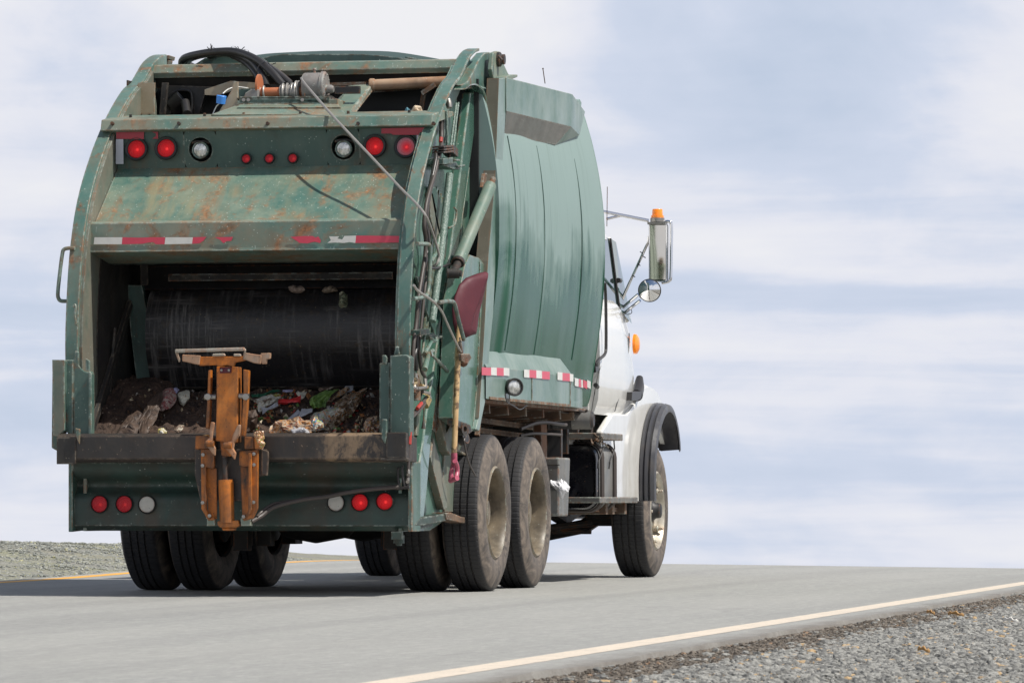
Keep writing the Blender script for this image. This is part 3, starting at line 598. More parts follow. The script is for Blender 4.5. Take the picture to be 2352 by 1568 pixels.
for (x_,y_) in((461,345),(790,342)):
    c=at(x_,y_,Y=PY0-.0); e_=empty('work_light',c,parent=T)
    b=MB(); b.lathe([(.0,.0),(0.,.050),(-.09,.045),(-.12,.03)],(0,-.0,0),(0,-1,-.1),28); b.lathe([(.0,.048),(.012,.056),(.016,.053),(.014,.045)],(0,0,0),(0,-1,-.1),28); b.build('housing','dark',e_,smooth=True)
    b=MB(); b.lathe([(.008,.048),(.016,.032),(.019,0)],(0,0,0),(0,-1,-.1),28); b.build('lens',MCL,e_,smooth=True)
    b=MB(); b.tube([(-.075,.04,-.01),(-.05,.03,-.012)],.004); b.tube([(-.06,.02,.05),(-.03,.0,.055),(.02,.0,.057),(.05,.03,.05)],.009); b.build('bracket','chassis',e_)
# ---- hopper: sill, lower bumper, interior
b=MB(); b.profX([(-2.215,1.022),(-2.235,1.012),(-2.235,.865),(-2.205,.85),(-1.93,.845),(-1.93,1.0),(-2.15,1.03)],-1.125,1.145); TGP('hopper_sill',b,'sill',bev=.008)
b=MB(); b.box(-1.128,-1.0,-2.245,-2.236,.835,1.005); b.box(1.02,1.15,-2.25,-2.236,.87,1.03); b.box(.985,1.16,-2.25,-2.20,.855,.87); TGP('sill_doubler',b,'grime',bev=.004)
bp=[(v.y,v.z) for v in curve([(0,y_,z_) for y_,z_ in [(-1.992,.848),(-1.985,.80),(-1.955,.76),(-1.905,.73),(-1.888,.70),(-1.905,.67),(-1.94,.64),(-1.955,.60),(-1.956,.52),(-1.955,.445)]],4)]
b=MB(); b.profX(bp+[(-1.90,.412),(-1.3,.44),(-1.3,.47),(-1.80,.48),(-1.80,.848)],-1.10,1.10); TGP('bumper_panel',b,'lower',smooth=True)
b=MB(); b.profX([(-1.99,.848),(-1.985,.405),(-1.80,.41),(-1.80,.848)],-1.128,-1.1); b.profX([(-1.99,.848),(-1.985,.41),(-1.75,.41),(-1.75,.848)],1.1,1.126); TGP('bumper_end_plate',b,'green',bev=.004)
b=MB(); b.box(.99,1.06,-1.98,-1.95,.36,.41); b.lathe([(0,.035),(.05,.035),(.05,0)],(1.02,-1.9,.335),(0,0,1),12); b.lathe([(0,.02),(.08,.02)],(1.02,-1.9,.32),(0,0,1),10); TGP('drain_fitting',b,'lower')
for s in(-1,1):
    b=MB()
    if s<0:
        b.prism(AY([(120,826),(148,826),(148,988),(134,1003),(140,1040),(118,1028)],-2.16),(0,.10,0)); b.prism(AY([(148,826),(168,826),(168,1000),(148,990)],-2.11),(0,.05,0))
        b.prism(AY([(168,822),(186,846),(192,852),(206,855),(209,858),(209,1002),(168,1000)],-2.10),(0,.02,0)); b.prism(AY([(203,850),(210,857),(210,1002),(203,1002)],-2.16),(0,.07,0)); b.prism(AY([(196,822),(206,828),(206,852),(196,850)],-2.16),(0,.02,0))
        b.prism(AY([(172,982),(184,985),(182,1020),(176,1008)],-2.26),(0,.02,0)); b.prism(AY([(172,805),(181,808),(181,845),(170,830)],-2.10),(0,.02,0))
    else:
        b.prism(AY([(896,816),(934,814),(941,820),(941,1000),(930,1012),(896,1000)],-2.17),(0,.12,0)); b.prism(AY([(871,834),(896,832),(896,1002),(871,1000)],-2.13),(0,.06,0))
        b.prism(AY([(877,815),(886,815),(889,822),(889,836),(877,836)],-2.16),(0,.02,0)); b.prism(AY([(876,962),(888,962),(888,1000),(884,1020),(876,1005)],-2.26),(0,.03,0)); b.prism(AY([(908,795),(916,795),(918,815),(904,815)],-2.10),(0,.02,0))
    TGP('side_guard_box',b,'dark' if s>0 else 'green',bev=.006)
for pts,mm in (([(112+8,826),(147,827),(147,985),(133,1002),(122,1000)],'dusty'),):
    b=MB(); b.prism(AY(pts,-2.166),(0,.004,0)); TGP('guard_face_plate',b,mm)
# interior shell
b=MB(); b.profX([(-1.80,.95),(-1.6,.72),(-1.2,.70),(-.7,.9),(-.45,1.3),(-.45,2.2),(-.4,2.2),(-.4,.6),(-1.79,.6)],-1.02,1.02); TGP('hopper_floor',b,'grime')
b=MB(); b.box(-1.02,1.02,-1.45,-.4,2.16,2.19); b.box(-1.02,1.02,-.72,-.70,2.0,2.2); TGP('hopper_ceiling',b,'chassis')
# packer blade
bl=[(-1.00,1.345),(-1.06,1.42),(-1.15,1.58),(-1.17,1.72),(-1.14,1.86),(-1.06,1.97),(-.98,1.985),(-.90,1.9),(-.9,1.34)]
b=MB(); b.profX([(v.y,v.z) for v in curve([(0,a,c) for a,c in bl[:7]],4)]+[(-.9,1.95),(-.9,1.34)],-.86,.82); TGP('packer_blade',b,'blade',smooth=True)
b=MB(); b.box(-.76,.76,-.97,-.93,2.045,2.092); TGP('packer_crossbar',b,'scrape')
b=MB(); b.prism(AY([(292,655),(326,655),(345,760),(352,885),(315,885),(300,760)],-1.02),(0,.05,0)); TGP('blade_side_post',b,'dark')
b=MB(); b.bar(at(330,560,Y=-1.2),at(332,650,Y=-1.0),.05,.05); b.profX([(-1.0,1.33),(-1.02,1.345),(-.95,1.37),(-.9,1.36)],-.95,.95); b.prism(AY([(262,752),(266,752),(248,995),(238,995)],-1.45),(0,.02,0)); b.bar((-1.0,-1.9,1.05),(-1.0,-1.05,1.9),.03,.05);TGP('blade_edge_bar',b,'grime')
# ---- top opening: cross strip, hydraulics
b=MB(); b.profX([(-.36,3.475),(-.33,3.53),(-.05,3.56),(-.05,3.53),(-.30,3.50),(-.34,3.44)],-1.10,1.06); P('top_cross_strip',b,'beam',TG and T,bev=.005)
b=MB(); b.profX([(-.33,3.46),(-.31,3.46),(-.25,3.38),(-.27,3.38)],-1.09,1.06);
b.prism(AY([(330,181),(1068,190),(1068,200),(330,190)],-.28),(0,.02,0)); P('strip_flange',b,'chassis')
b=MB(); b.box(-1.13,1.08,.0,.02,2.9,3.44); b.box(-1.13,-1.12,-.7,.0,2.9,3.40); b.box(-1.02,1.02,-.9,.0,2.98,3.0); P('upper_bulkhead',b,'chassis')
b=MB(); z0=lambda px,py:at(px,py,Y=-.25)
def fr(pts,Y,m,name='inner_frame',th=.03):
    b=MB(); b.prism(AY(pts,Y),(0,th,0)); return P(name,b,m)
fr([(318,190),(356,190),(354,262),(285,262),(292,240),(305,215)],-.72,'tan','left_gusset_plate',.01)
fr([(372,190),(385,190),(378,262),(366,262)],-.55,'grime')
fr([(385,196),(520,200),(540,192),(640,195),(640,214),(560,214),(470,218),(458,262),(446,262),(440,212),(430,206),(410,206),(398,215),(392,262),(380,262)],-.30,'grime')
fr([(470,206),(500,196),(530,186),(590,190),(590,202),(540,206),(500,220),(470,218)],-.40,'tan','folded_liner_sheet')
b=MB(); b.tube([at(405,262,Y=-.2),at(400,235,Y=-.3),at(415,222,Y=-.3)],.055,14); b.tube([at(430,262,Y=-.5),at(425,235,Y=-.4)],.03,12); b.tube(curve([at(396,214,Y=-.33),at(412,207,Y=-.33),at(436,210,Y=-.33),at(441,228,Y=-.33),at(440,262,Y=-.33)],5),.008,8); P('hydraulic_elbow',b,'hose',smooth=True)
b=MB(); b.tube([at(848,196,Y=-.42),at(1045,187,Y=-.36)],.037,16); b.lathe([(0,.0),(0,.044),(.03,.044),(.03,0)],at(850,196,Y=-.42),(1,.1,.03),16); P('wrapped_pipe',b,'pipe',smooth=True)
b=MB(); b.bar(at(735,195,Y=-.35),at(840,192,Y=-.35),.02,.02); b.bar(at(850,210,Y=-.2),at(1000,200,Y=-.2),.015,.02); b.bar(at(966,262,Y=-.3),at(975,205,Y=-.3),.02,.03); b.bar(at(970,215,Y=-.4),at(1000,195,Y=-.4),.03,.03); P('inner_cross_bars',b,'brown')
b=MB(); q=[at(756,262,Y=-1.06),at(800,262,Y=-1.06),at(853,193,Y=-.42),at(800,197,Y=-.42)]; b.prism(q,(0,.02,-.05)); P('diagonal_brace',b,'cyl',bev=.004)
b=MB(); q=[at(800,262,Y=-1.05),at(853,193,Y=-.41),at(856,205,Y=-.41),at(812,262,Y=-1.0)]; b.prism(q,(.006,.01,0)); P('brace_side',b,'dusty')
b=MB(); q=[at(735,262,Y=-1.02),at(756,262,Y=-1.05),at(790,215,Y=-.65)]; b.prism(q,(0,.02,0)); P('brace_gusset',b,'dark')
# small rags caught at the edge
# ---- winch on its platform
WN=empty('winch',(0,-.9,3.2),parent=T)
def WP(n,b,m,**k):
    o=b.build(n,m,None,**k); o.parent=WN; o.matrix_parent_inverse=Matrix.Translation((0,.9,-3.2)); return o
b=MB(); b.prism([at(484,263,Y=-1.22),at(796,263,Y=-1.22),at(776,243,Y=-1.0),at(540,243,Y=-1.0)],(0,.02,-.03)); b.prism([at(544,247,Y=-1.08),at(782,247,Y=-1.08),at(776,238,Y=-.98),at(552,238,Y=-.98)],(0,.02,-.008)); b.box(at(545,240,Y=-1.0).x,at(776,240,Y=-1.0).x,-1.0,-.78,3.17,3.225); WP('winch_platform',b,'beam',bev=.003)
b=MB(); b.prism(AY([(500,262),(532,208),(538,186),(546,188),(546,240),(520,262)],-.98),(0,.02,0)); WP('gusset',b,'tan')
b=MB(); b.prism(AY([(549,222),(756,221),(756,238),(549,238)],-1.0),(0,.01,0)); b.box(-.29,.31,-1.0,-.8,3.235,3.245); b.prism(AY([(548,204),(600,204),(602,224),(548,224)],-.75),(0,.01,0)); WP('base_channel',b,'dark',bev=.003)
b=MB();
for px in(560,571,695): b.lathe([(0,.012),(.008,.012),(.009,0)],at(px,230,Y=-1.0),(0,-1,0),8)
WP('bolts',b,'steel')
zc=at(600,208,Y=-.88).z; xf=at(596,208,Y=-.88).x
b=MB(); b.lathe([(-.008,0),(-.008,.085),(.006,.085),(.006,.0)],(xf,-.88,zc+.022),(1,.0,0),40); b.lathe([(0,.033),(.36,.033)],(xf,-.88,zc-.015),(1,0,0),20); b.lathe([(-.006,0),(-.006,.08),(0.0,.08)],(xf+.33,-.88,zc-.015),(1,0,0),32); WP('drum',b,'drum',smooth=True)
b=MB(); b.prism(AY([(563,214),(578,204),(592,205),(592,224),(560,224)],-.96),(0,.14,0)); WP('bearing_block',b,'motor',bev=.004)
b=MB(); pts=[]
def coil(x0,x1,turns,r):
    n=int(turns*14); return [(x0+(x1-x0)*i/n,-.88+r*math.cos(2*PI*i/14.),zc-.015+r*math.sin(2*PI*i/14.)) for i in range(n+1)]
x1=at(645,208,Y=-.88).x; x2=at(690,208,Y=-.88).x
b.tube(coil(x1,x2,11,.043),.0075,6); b.tube(coil(x1+.01,x1+.075,2.3,.056),.0075,6); b.tube(coil(x1+.08,x2,6,.055),.0075,6); b.tube(coil(xf+.025,xf+.05,1.2,.042),.0075,6); b.tube(coil(x2-.03,x2,2,.07),.0075,6)
WP('cable_coil',b,'cable',smooth=True)
xm=at(697,200,Y=-.9).x; xe=at(748,200,Y=-.9).x
b=MB(); b.lathe([(0,0),(0,.088),(.012,.092),(xe-xm-.03,.092),(xe-xm-.028,.1),(xe-xm-.008,.1),(xe-xm,.092),(xe-xm,0)],(xm,-.88,zc+.018),(1,0,0),40)
b.lathe([(0,.03),(.03,.03),(.05,.02),(.05,0)],(xe,-.88,zc+.0),(1,0,0),18); b.lathe([(0,.008),(.02,.008),(.022,.014),(.03,.012),(.035,0)],(xm+.07,-.88,zc+.108),(0,0,1),12)
for k in range(10):
    a=2*PI*k/10; b.lathe([(0,.006),(.004,.005),(.005,0)],(xe,-.88+.08*math.cos(a),zc+.018+.08*math.sin(a)),(1,0,0),6)
WP('motor_housing',b,'motor',smooth=True)
b=MB(); b.box(xm-.005,xe-.01,-.97,-.79,zc-.085,zc-.06); b.box(xe+.05,xe+.22,-.86,-.83,zc-.03,zc+.02); b.box(xe,xe+.03,-.93,-.82,zc-.13,zc-.04); b.lathe([(0,.045),(.012,.045),(.014,.04),(.03,.04),(.032,.03),(.05,.03),(.05,0)],(xe+.02,-.88,zc-.09),(1,0,0),20); WP('motor_bracket',b,'black',bev=.003)
# tow cable
cb=[at(692,180,Y=-.97),at(698,190,Y=-1.03),at(720,216,Y=-1.18),at(760,262,Y=-1.38),at(800,305,Y=-1.53),at(860,368,Y=-1.68),at(920,432,Y=-1.84),at(958,470,Y=-1.94),at(980,500,Y=-1.97)]
for (x_,y_,X) in ((995,540,1.17),(1006,575,1.18),(1008,590,1.18),(1003,605,1.17),(990,614,1.13)): cb.append(at(x_,y_,X=X))
b=MB(); b.tube(curve(cb,6),.0085,8); WP('tow_cable',b,'cable',smooth=True)
b=MB(); cb2=[at(x_,y_,X=1.27) for x_,y_ in ((950,655),(960,668),(982,683),(1000,697),(1015,716),(1028,745),(1045,782),(1058,808))]
b.tube(curve(cb2,6),.0085,8); WP('tow_cable_tail',b,'cable',smooth=True)
b=MB(); p=at(1064,822,X=1.27); b.lathe([(0,.03),(.03,.035),(.05,.022),(.06,0)],p,(0,.1,-1),14); b.tube([at(1056,785,X=1.27),at(1060,812,X=1.27)],.012,8); b.tube([at(1062,825,X=1.27),at(1065,838,X=1.27)],.01,8); b.tube([at(1056,775,X=1.27),at(1059,800,X=1.27)],.006,6); WP('cable_hook',b,'rusty',smooth=True)
b=MB(); b.prism(AX([(1052,812),(1072,812),(1077,822),(1066,836),(1054,828)],1.265),(.02,0,0)); WP('hook_clevis',b,'brown',bev=.004)
# blue cap and wire
b=MB(); c=at(508,228,Y=-1.0); b.lathe([(-.03,0),(-.03,.03),(.02,.033),(.024,.03),(.024,0)],c,(.15,-.1,1),20); P('blue_cap',b,'blue',smooth=True)
b=MB(); b.tube(curve([at(489,262,Y=-1.0),at(497,245,Y=-.98),at(508,235,Y=-1.0)],6),.004,6); b.tube(curve([at(512,215,Y=-1.0),at(525,205,Y=-.9),at(545,200,Y=-.8),at(570,203,Y=-.75)],6),.004,6); P('white_wire',b,'wire',smooth=True)
# hose bundle arching over the top
def H(pts,r,m,name='hydraulic_hose',par=T,n=12): b=MB(); b.tube(curve([at(x_,y_,Y=Y) for x_,y_,Y in pts],7),r,n); return b.build(name,M[m],par,smooth=True)
H([(432,152,.1),(418,148,.0),(424,134,-.1),(455,125,-.2),(500,119,-.3),(545,120,-.4),(590,138,-.55),(625,168,-.65),(650,196,-.7)],.026,'hose')
H([(440,153,.15),(428,146,.05),(440,133,-.05),(480,123,-.2),(530,122,-.3),(575,140,-.45),(600,170,-.6),(612,200,-.7)],.026,'hose')
H([(480,128,-.1),(520,124,-.2),(560,140,-.35),(585,165,-.5),(600,190,-.62),(606,205,-.66)],.024,'hose')
H([(520,118,-.2),(560,126,-.35),(610,150,-.5),(650,180,-.6),(672,200,-.65)],.023,'hose')
H([(560,124,-.3),(600,142,-.45),(640,168,-.55),(668,192,-.62)],.020,'hose_old')
b=MB()
for (x_,y_,Y,r) in((487,124,-.2,.045),(560,130,-.38,.05),(604,160,-.6,.06),(536,122,-.3,.045)):
    c=at(x_,y_,Y=Y); b.lathe([(0,r),(.008,r)],c,(1,-.5,-.4 if x_>550 else 0),20)
for (a_,b_) in (((486,118),(484,101)),((486,118),(487,104)),((484,118),(476,108)),((551,120),(546,107)),((549,119),(562,108)),((548,121),(545,112)),((620,150),(634,145))):
    b.tube([at(*a_,Y=-.35),at(*b_,Y=-.35)],.003,5)
P('cable_ties',b,'hose')
b=MB(); b.prism(AY([(440,153),(470,134),(500,128),(560,132),(610,150),(648,180),(648,168),(600,132),(540,124)],-.02),(0,.03,0)); b.prism(AY([(432,140),(455,134),(470,138),(455,146),(470,154),(500,152),(560,155),(610,170),(640,168),(560,128),(500,128)][:0] or [(455,146),(500,128),(560,132),(600,140),(645,170),(648,178),(560,154),(470,153)],-.1),(0,.02,0)); P('hose_guide_plate',b,'dark')
# ---- left and right hinge brackets at the top
b=MB(); b.prism(AY([(362,128),(389,127),(387,136),(362,136)],.1),(0,.15,0)); b.prism(AY([(363,136),(370,136),(370,153),(363,153)],.1),(0,.1,0)); b.prism(AY([(376,136),(388,138),(385,153),(376,153)],.12),(0,.1,0)); P('hinge_bracket',b,'pillar',bev=.004)
b=MB(); b.prism(AX([(1123,122),(1133,118),(1141,120),(1144,140),(1158,170),(1165,178),(1140,188),(1125,184),(1120,160)],1.15),(.03,0,0)); b.prism(AX([(1125,184),(1140,188),(1166,178),(1166,172),(1150,172)],1.16),(.07,0,0)); P('hinge_bracket',b,'cyl',bev=.005)
b=MB(); b.lathe([(0,.05),(.02,.05),(.03,.035),(.05,.035),(.05,0)],at(1143,137,X=1.18),(1,0,0),20); b.tube([at(1146,130,X=1.22),at(1153,138,X=1.24)],.01,6); P('hinge_pin',b,'black')
# right flange hump plate joining rail to hinge
b=MB(); b.prism(AX([(1058,196),(1075,187),(1090,160),(1100,138),(1113,122),(1126,120),(1124,170),(1120,300),(1113,300),(1112,240),(1104,215),(1090,203),(1070,205)],1.12),(-.06,0,0)); TGP('hinge_arm_plate',b,'rail',bev=.006)
b=MB(); cc=curve(AX([(1062,206),(1075,197),(1090,198),(1104,212),(1111,240),(1113,275),(1112,297)],1.15),5)
vs=[];fs=[]
for p in cc: vs+= [(1.05,p.y,p.z),(1.17,p.y,p.z),(1.17,p.y+.03,p.z+.012),(1.05,p.y+.03,p.z+.012)]
fs=[(i*4+j,i*4+(j+1)%4,(i+1)*4+(j+1)%4,(i+1)*4+j) for i in range(len(cc)-1) for j in range(4)]+[(0,1,2,3),tuple(len(vs)-4+j for j in range(4))]
b.add(vs,fs); TGP('arched_flange',b,'gloss',bev=.006)
# ---- right side of the tailgate: track beam, ribs, front column, rod, cylinder, valves
b=MB(); b.prism(AX([(1081,213),(1066,330),(1052,453),(1034,590),(1012,745),(994,870),(980,954),(972,1018),(957,1110),(949,1160),(955,1195),(972,1200),(981,1120),(990,1010),(1004,900),(1021,790),(1043,640),(1062,500),(1086,330),(1100,225),(1092,208)],1.105),(-.06,0,0)); TGP('track_beam',b,'gloss',bev=.010)
b=MB(); b.prism(AX([(1086,330),(1100,225),(1108,260),(1100,330),(1090,430),(1086,560),(1075,600),(1052,640),(1062,500)],1.075),(-.03,0,0)); b.prism(AX([(1103,262),(1108,262),(1104,330),(1092,460),(1088,455),(1099,340)],1.10),(-.05,0,0)); TGP('outer_web',b,'side',bev=.004)
b=MB(); b.prism(AX([(1079,585),(1100,592),(1115,608),(1112,700),(1102,900),(1093,985),(1084,990),(1040,960),(1045,860),(1052,690),(1068,610)],1.215),(-.10,0,0)); b.prism(AX([(1103,600),(1115,608),(1112,700),(1102,900),(1093,985),(1087,985),(1096,890),(1105,700)],1.222),(-.007,0,0)); TGP('front_column',b,'side',bev=.006)
b=MB(); b.prism(AX([(1040,960),(1084,990),(1082,1060),(1080,1100),(1074,1120),(1060,1175),(1022,1175),(1018,1100),(1024,1000)],1.06),(-.02,0,0)); b.prism(AX([(1070,1075),(1074,1080),(1060,1165),(1054,1165)],1.085),(-.03,0,0)); TGP('lower_side_plate',b,'dusty',bev=.004)
b=MB()
for q,th in (([(989,1050),(996,1005),(1003,1030),(1026,1120),(1027,1165),(1020,1170),(1004,1110)],.05),([(1000,905),(1012,900),(1018,960),(1037,1034),(1036,1046),(1028,1035),(1010,960)],.06),([(987,443),(994,443),(1022,560),(1022,600),(1012,590),(990,500)],.03),([(956,1000),(966,1000),(985,925),(980,915),(960,950)],.02),([(1026,800),(1036,845),(1030,880),(1018,870)],.05),([(1030,870),(1040,900),(1050,960),(1036,955),(1022,905)],.05),([(1049,1028),(1072,1042),(1072,1048),(1049,1034)],.06),([(1024,905),(1035,945),(1075,975),(1078,985),(1040,965),(1028,950)],.08),([(964,800),(1000,880),(985,925),(960,860)],.01)):
    b.prism(AX(q,1.045+th),(-th,0,0))
TGP('side_rib',b,'dusty',bev=.005)
b=MB(); b.prism(AX([(988,428),(1001,430),(1016,470),(1030,520),(1026,600),(1014,566),(1000,500)],1.075),(-.02,0,0)); b.prism(AX([(958,635),(972,635),(992,690),(1003,735),(998,765),(980,715)],1.075),(-.02,0,0)); b.prism(AX([(1020,250),(1030,240),(1040,300),(1022,330)],1.06),(-.01,0,0)); TGP('diagonal_rib',b,'dark',bev=.004)
b=MB()
for k_ in range(4): b.bar(at(1003+k_*5,430+k_*8,X=1.06),at(975+k_*5,760+k_*8,X=1.06),.012,.02)
TGP('wall_stiffener',b,'side')
b=MB(); b.prism(AX([(966,1188),(1024,1179),(1024,1196),(975,1206),(952,1206)],1.13),(-.09,0,0)); TGP('step_bar',b,'lower',bev=.006)
b=MB(); b.prism(AX([(1024,1177),(1036,1176),(1060,1186),(1086,1190),(1086,1204),(1062,1200),(1026,1192)],1.14),(-.10,0,0)); b.prism(AX([(1058,1164),(1086,1178),(1086,1192),(1058,1186)],1.06),(-.01,0,0)); TGP('side_step',b,'brown',bev=.005)
b=MB(); b.prism(AX([(951,1158),(966,1186),(975,1190),(962,1196),(950,1175)],1.10),(-.04,0,0)); TGP('torn_flange',b,'rusty')
# round expanded mesh
b=MB(); c=at(998,935,X=1.09)
for k in range(-6,7):
    t=k*.026; h=math.sqrt(max(0,.17**2-t*t)); b.bar((c.x,c.y-h,c.z+t*.9),(c.x,c.y+h,c.z+t*.9-.02),.004,.006); h2=math.sqrt(max(0,.16**2-t*t)); b.bar((c.x+.004,c.y+t,c.z-h2),(c.x+.004,c.y+t,c.z+h2),.004,.006)
TGP('expanded_mesh_disc',b,'brown')
# ejector rod
b=MB(); b.tube([at(1033,400,X=1.14),at(1015,560,X=1.14),at(993,738,X=1.14)],.024,14); P('control_rod',b,'galv',smooth=True)
b=MB(); b.tube([at(1048,238,X=1.12),at(1034,345,X=1.12)],.008,10); b.tube([at(1053,236,X=1.12),at(1041,335,X=1.12)],.007,10); b.tube([at(1024,255,X=1.12),at(1026,285,X=1.12),at(1027,340,X=1.12)],.010,10); P('guide_rods',b,'galv',smooth=True)
b=MB(); b.lathe([(0,0),(0,.018),(.03,.022),(.06,.018),(.06,0)],at(1032,248,X=1.12),(-.2,.3,1),12); P('rod_fitting',b,'steel',smooth=True)
b=MB()
for dy in (0,6,12): b.prism(AX([(1020,336+dy),(1044,333+dy),(1054,345+dy),(1052,349+dy),(1041,338+dy),(1020,340+dy)],1.17),(-.08,0,0))
b.tube([at(1032,345,X=1.13),at(1031,372,X=1.13)],.012,10); P('rod_bracket',b,'black',bev=.003)
b=MB(); b.prism(AX([(1018,364),(1041,362),(1041,376),(1018,378)],1.17),(-.10,0,0)); b.prism(AX([(1041,374),(1048,372),(1056,384),(1056,390),(1040,388),(1018,380)],1.15),(-.09,0,0)); b.tube([at(1050,383,X=1.16),at(1066,380,X=1.16)],.008,8); b.tube([at(1042,368,X=1.17),at(1054,368,X=1.17)],.008,8); P('rod_clamp',b,'dark',bev=.003)
b=MB(); b.prism(AX([(966,757),(986,755),(988,768),(966,770)],1.17),(-.1,0,0)); b.prism(AX([(986,770),(998,764),(1006,775),(1004,780),(990,779)],1.16),(-.09,0,0)); b.tube([at(1000,777,X=1.17),at(1014,773,X=1.17)],.008,8); P('rod_clamp',b,'dark',bev=.003)
# lift cylinder
A=at(1128,423,X=1.285); B_=at(1053,600,X=1.20)
b=MB(); ax=(B_-A); L=ax.length; b.lathe([(0,0),(0,.02),(.015,.039),(.03,.0415),(L-.02,.0415),(L-.0,.040),(L,.03)],A,ax,26); cyl=P('lift_cylinder',b,'cyl',smooth=True)
b=MB(); b.lathe([(-.012,.04),(.012,.046),(.02,.042),(.02,.02),(.09,.02)],B_,ax,20); b.build('end_cap','black',cyl,smooth=True)
b=MB(); p=at(1041,628,X=1.20); b.lathe([(-.04,.0),(-.04,.032),(.04,.032),(.04,0)],p,(1,.3,0),20); b.tube([at(1052,604,X=1.20),p],.026,12); b.tube([p+Vector((.045,0,0)),p+Vector((.055,0,0))],.022,16); b.build('pivot_eye','chassis',cyl,smooth=True)
b=MB(); b.tube([A-ax.normalized()*.06,A+ax.normalized()*.02],.02,12); b.prism(AX([(1113,398),(1119,398),(1116,425),(1108,430)],1.21),(-.02,0,0)); b.prism(AX([(1126,398),(1133,398),(1132,425),(1124,420)],1.21),(-.02,0,0)); b.tube([at(1128,432,X=1.21),at(1134,430,X=1.23)],.018,10); b.build('top_clevis','brown',cyl,bev=.003)
b=MB(); b.tube(curve([at(x_,y_,X=1.15) for x_,y_ in ((988,615),(1000,616),(1020,611),(1032,607),(1042,608),(1046,614))],5),.009,8); P('cylinder_hose',b,'hose',smooth=True)
b=MB(); b.tube([at(1010,540,X=1.12),at(1003,580,X=1.12),at(990,600,X=1.12)],.014,10); P('green_pipe',b,'side',smooth=True)
# black hoses down the side
def HX(pts,r,m,name='hydraulic_hose',n=10):
    b=MB(); b.tube(curve([at(x_,y_,X=X) for x_,y_,X in pts],6),r,n); return b.build(name,M[m],T,smooth=True)
HX([(1013,275,1.09),(1014,310,1.10),(1013,340,1.12),(1006,365,1.13),(998,400,1.13),(986,440,1.13),(978,475,1.13),(974,520,1.13),(978,550,1.13),(976,590,1.13),(968,640,1.13),(960,690,1.13),(956,740,1.13),(950,790,1.13),(947,840,1.13),(947,862,1.13)],.014,'hose_old')
HX([(1001,350,1.11),(1000,370,1.12),(990,420,1.12),(980,470,1.12),(976,510,1.11),(982,545,1.11),(982,575,1.11),(972,620,1.11),(966,670,1.11),(958,740,1.11),(957,790,1.11),(953,820,1.11),(956,850,1.11)],.015,'hose')
HX([(1012,300,1.08),(1012,345,1.10),(1004,385,1.10),(992,425,1.10),(985,460,1.10),(981,500,1.10),(985,550,1.10),(984,600,1.10),(975,670,1.10),(970,720,1.10),(966,760,1.10),(962,800,1.10),(968,850,1.10),(976,865,1.10)],.011,'hose_old')
HX([(985,905,1.12),(975,918,1.13),(962,935,1.13),(950,950,1.13),(942,962,1.13),(939,985,1.13),(939,1020,1.13),(938,1050,1.13)],.012,'hose_old')
HX([(983,915,1.13),(970,935,1.14),(955,950,1.14),(944,965,1.14),(941,1000,1.14),(939,1045,1.14),(938,1080,1.14),(937,1110,1.14)],.010,'hose_old')
for q in (((1013,316),(1012,326)),((968,926),(958,938)),((942,992),(940.5,1020))):
    b=MB(); b.tube([at(*q[0],X=1.147),at(*q[1],X=1.147)],.0125,8); P('red_hose_mark',b,'redpart',smooth=True)
b=MB()
for x_,y_,dx,dy in((947,868,0,14),(976,870,2,20),(955,860,0,10),(943,888,14,4),(970,900,16,4),(958,892,20,-3),(984,905,4,10),(938,1080,0,10),(936,1098,0,8),(951,880,2,12)):
    b.tube([at(x_,y_,X=1.14),at(x_+dx,y_+dy,X=1.15)],.012,8)
P('hose_fittings',b,'steel',smooth=True)
b=MB(); b.prism(AX([(950,870),(964,866),(966,895),(960,905),(952,900)],1.13),(-.06,0,0)); b.lathe([(-.04,.0),(-.04,.028),(.04,.028),(.04,0)],at(956,905,X=1.12),(0,0,1),14); P('control_valve',b,'brown',bev=.005)
b=MB()
for q in (((945,884),(956,878)),((966,886),(980,889)),((985,908),(978,930)),((987,918),(980,934))): b.tube([at(*q[0],X=1.14),at(*q[1],X=1.14)],.014,8)
P('brass_elbow',b,'brass',smooth=True)
b=MB(); b.tube([at(1001,782,X=1.18),at(990,786,X=1.18),at(975,812,X=1.18)],.012,10); b.lathe([(0,0),(0,.022),(.06,.022),(.06,0)],at(972,815,X=1.16),(1,0,.2),14); b.tube([at(994,805,X=1.2),at(985,812,X=1.2),at(975,848,X=1.2)],[.014,.013,.02],10); b.tube([at(975,770,X=1.15),at(970,815,X=1.15)],.009,8); P('control_lever',b,'side',smooth=True)
b=MB(); b.tube([at(988,810,X=1.17),at(1027,852,X=1.17)],.009,10); b.tube([at(1004,827,X=1.17),at(1027,852,X=1.17)],.013,10); P('linkage_rod',b,'green',smooth=True)
b=MB(); b.tube([at(974,930,X=1.14),at(973,968,X=1.14)],.004,8); b.tube([at(973,965,X=1.14),at(972.5,984,X=1.14)],[.006,.014],12); P('dipper_lever',b,'chassis',smooth=True)
# chain of pads under the front column
b=MB(); b.lathe([(-.03,0),(-.03,.04),(.03,.04),(.03,.02),(.01,.02),(.01,0)],at(1060,985,X=1.23),(1,-.4,0),18); b.lathe([(-.03,0),(-.03,.05),(.02,.05),(.02,0)],at(1064,1003,X=1.21),(1,-.2,.3),18); b.prism(AX([(1045,962),(1080,976),(1084,990),(1078,995),(1045,975)],1.235),(-.05,0,0)); P('lower_lock',b,'black',smooth=True)
b=MB(); b.tube(curve([at(x_,y_,X=1.25) for x_,y_ in ((1068,978),(1070,1000),(1066,1012),(1071,1040),(1078,1065),(1092,1092))],5),.006,6); P('loose_strap',b,'hose_old',smooth=True)
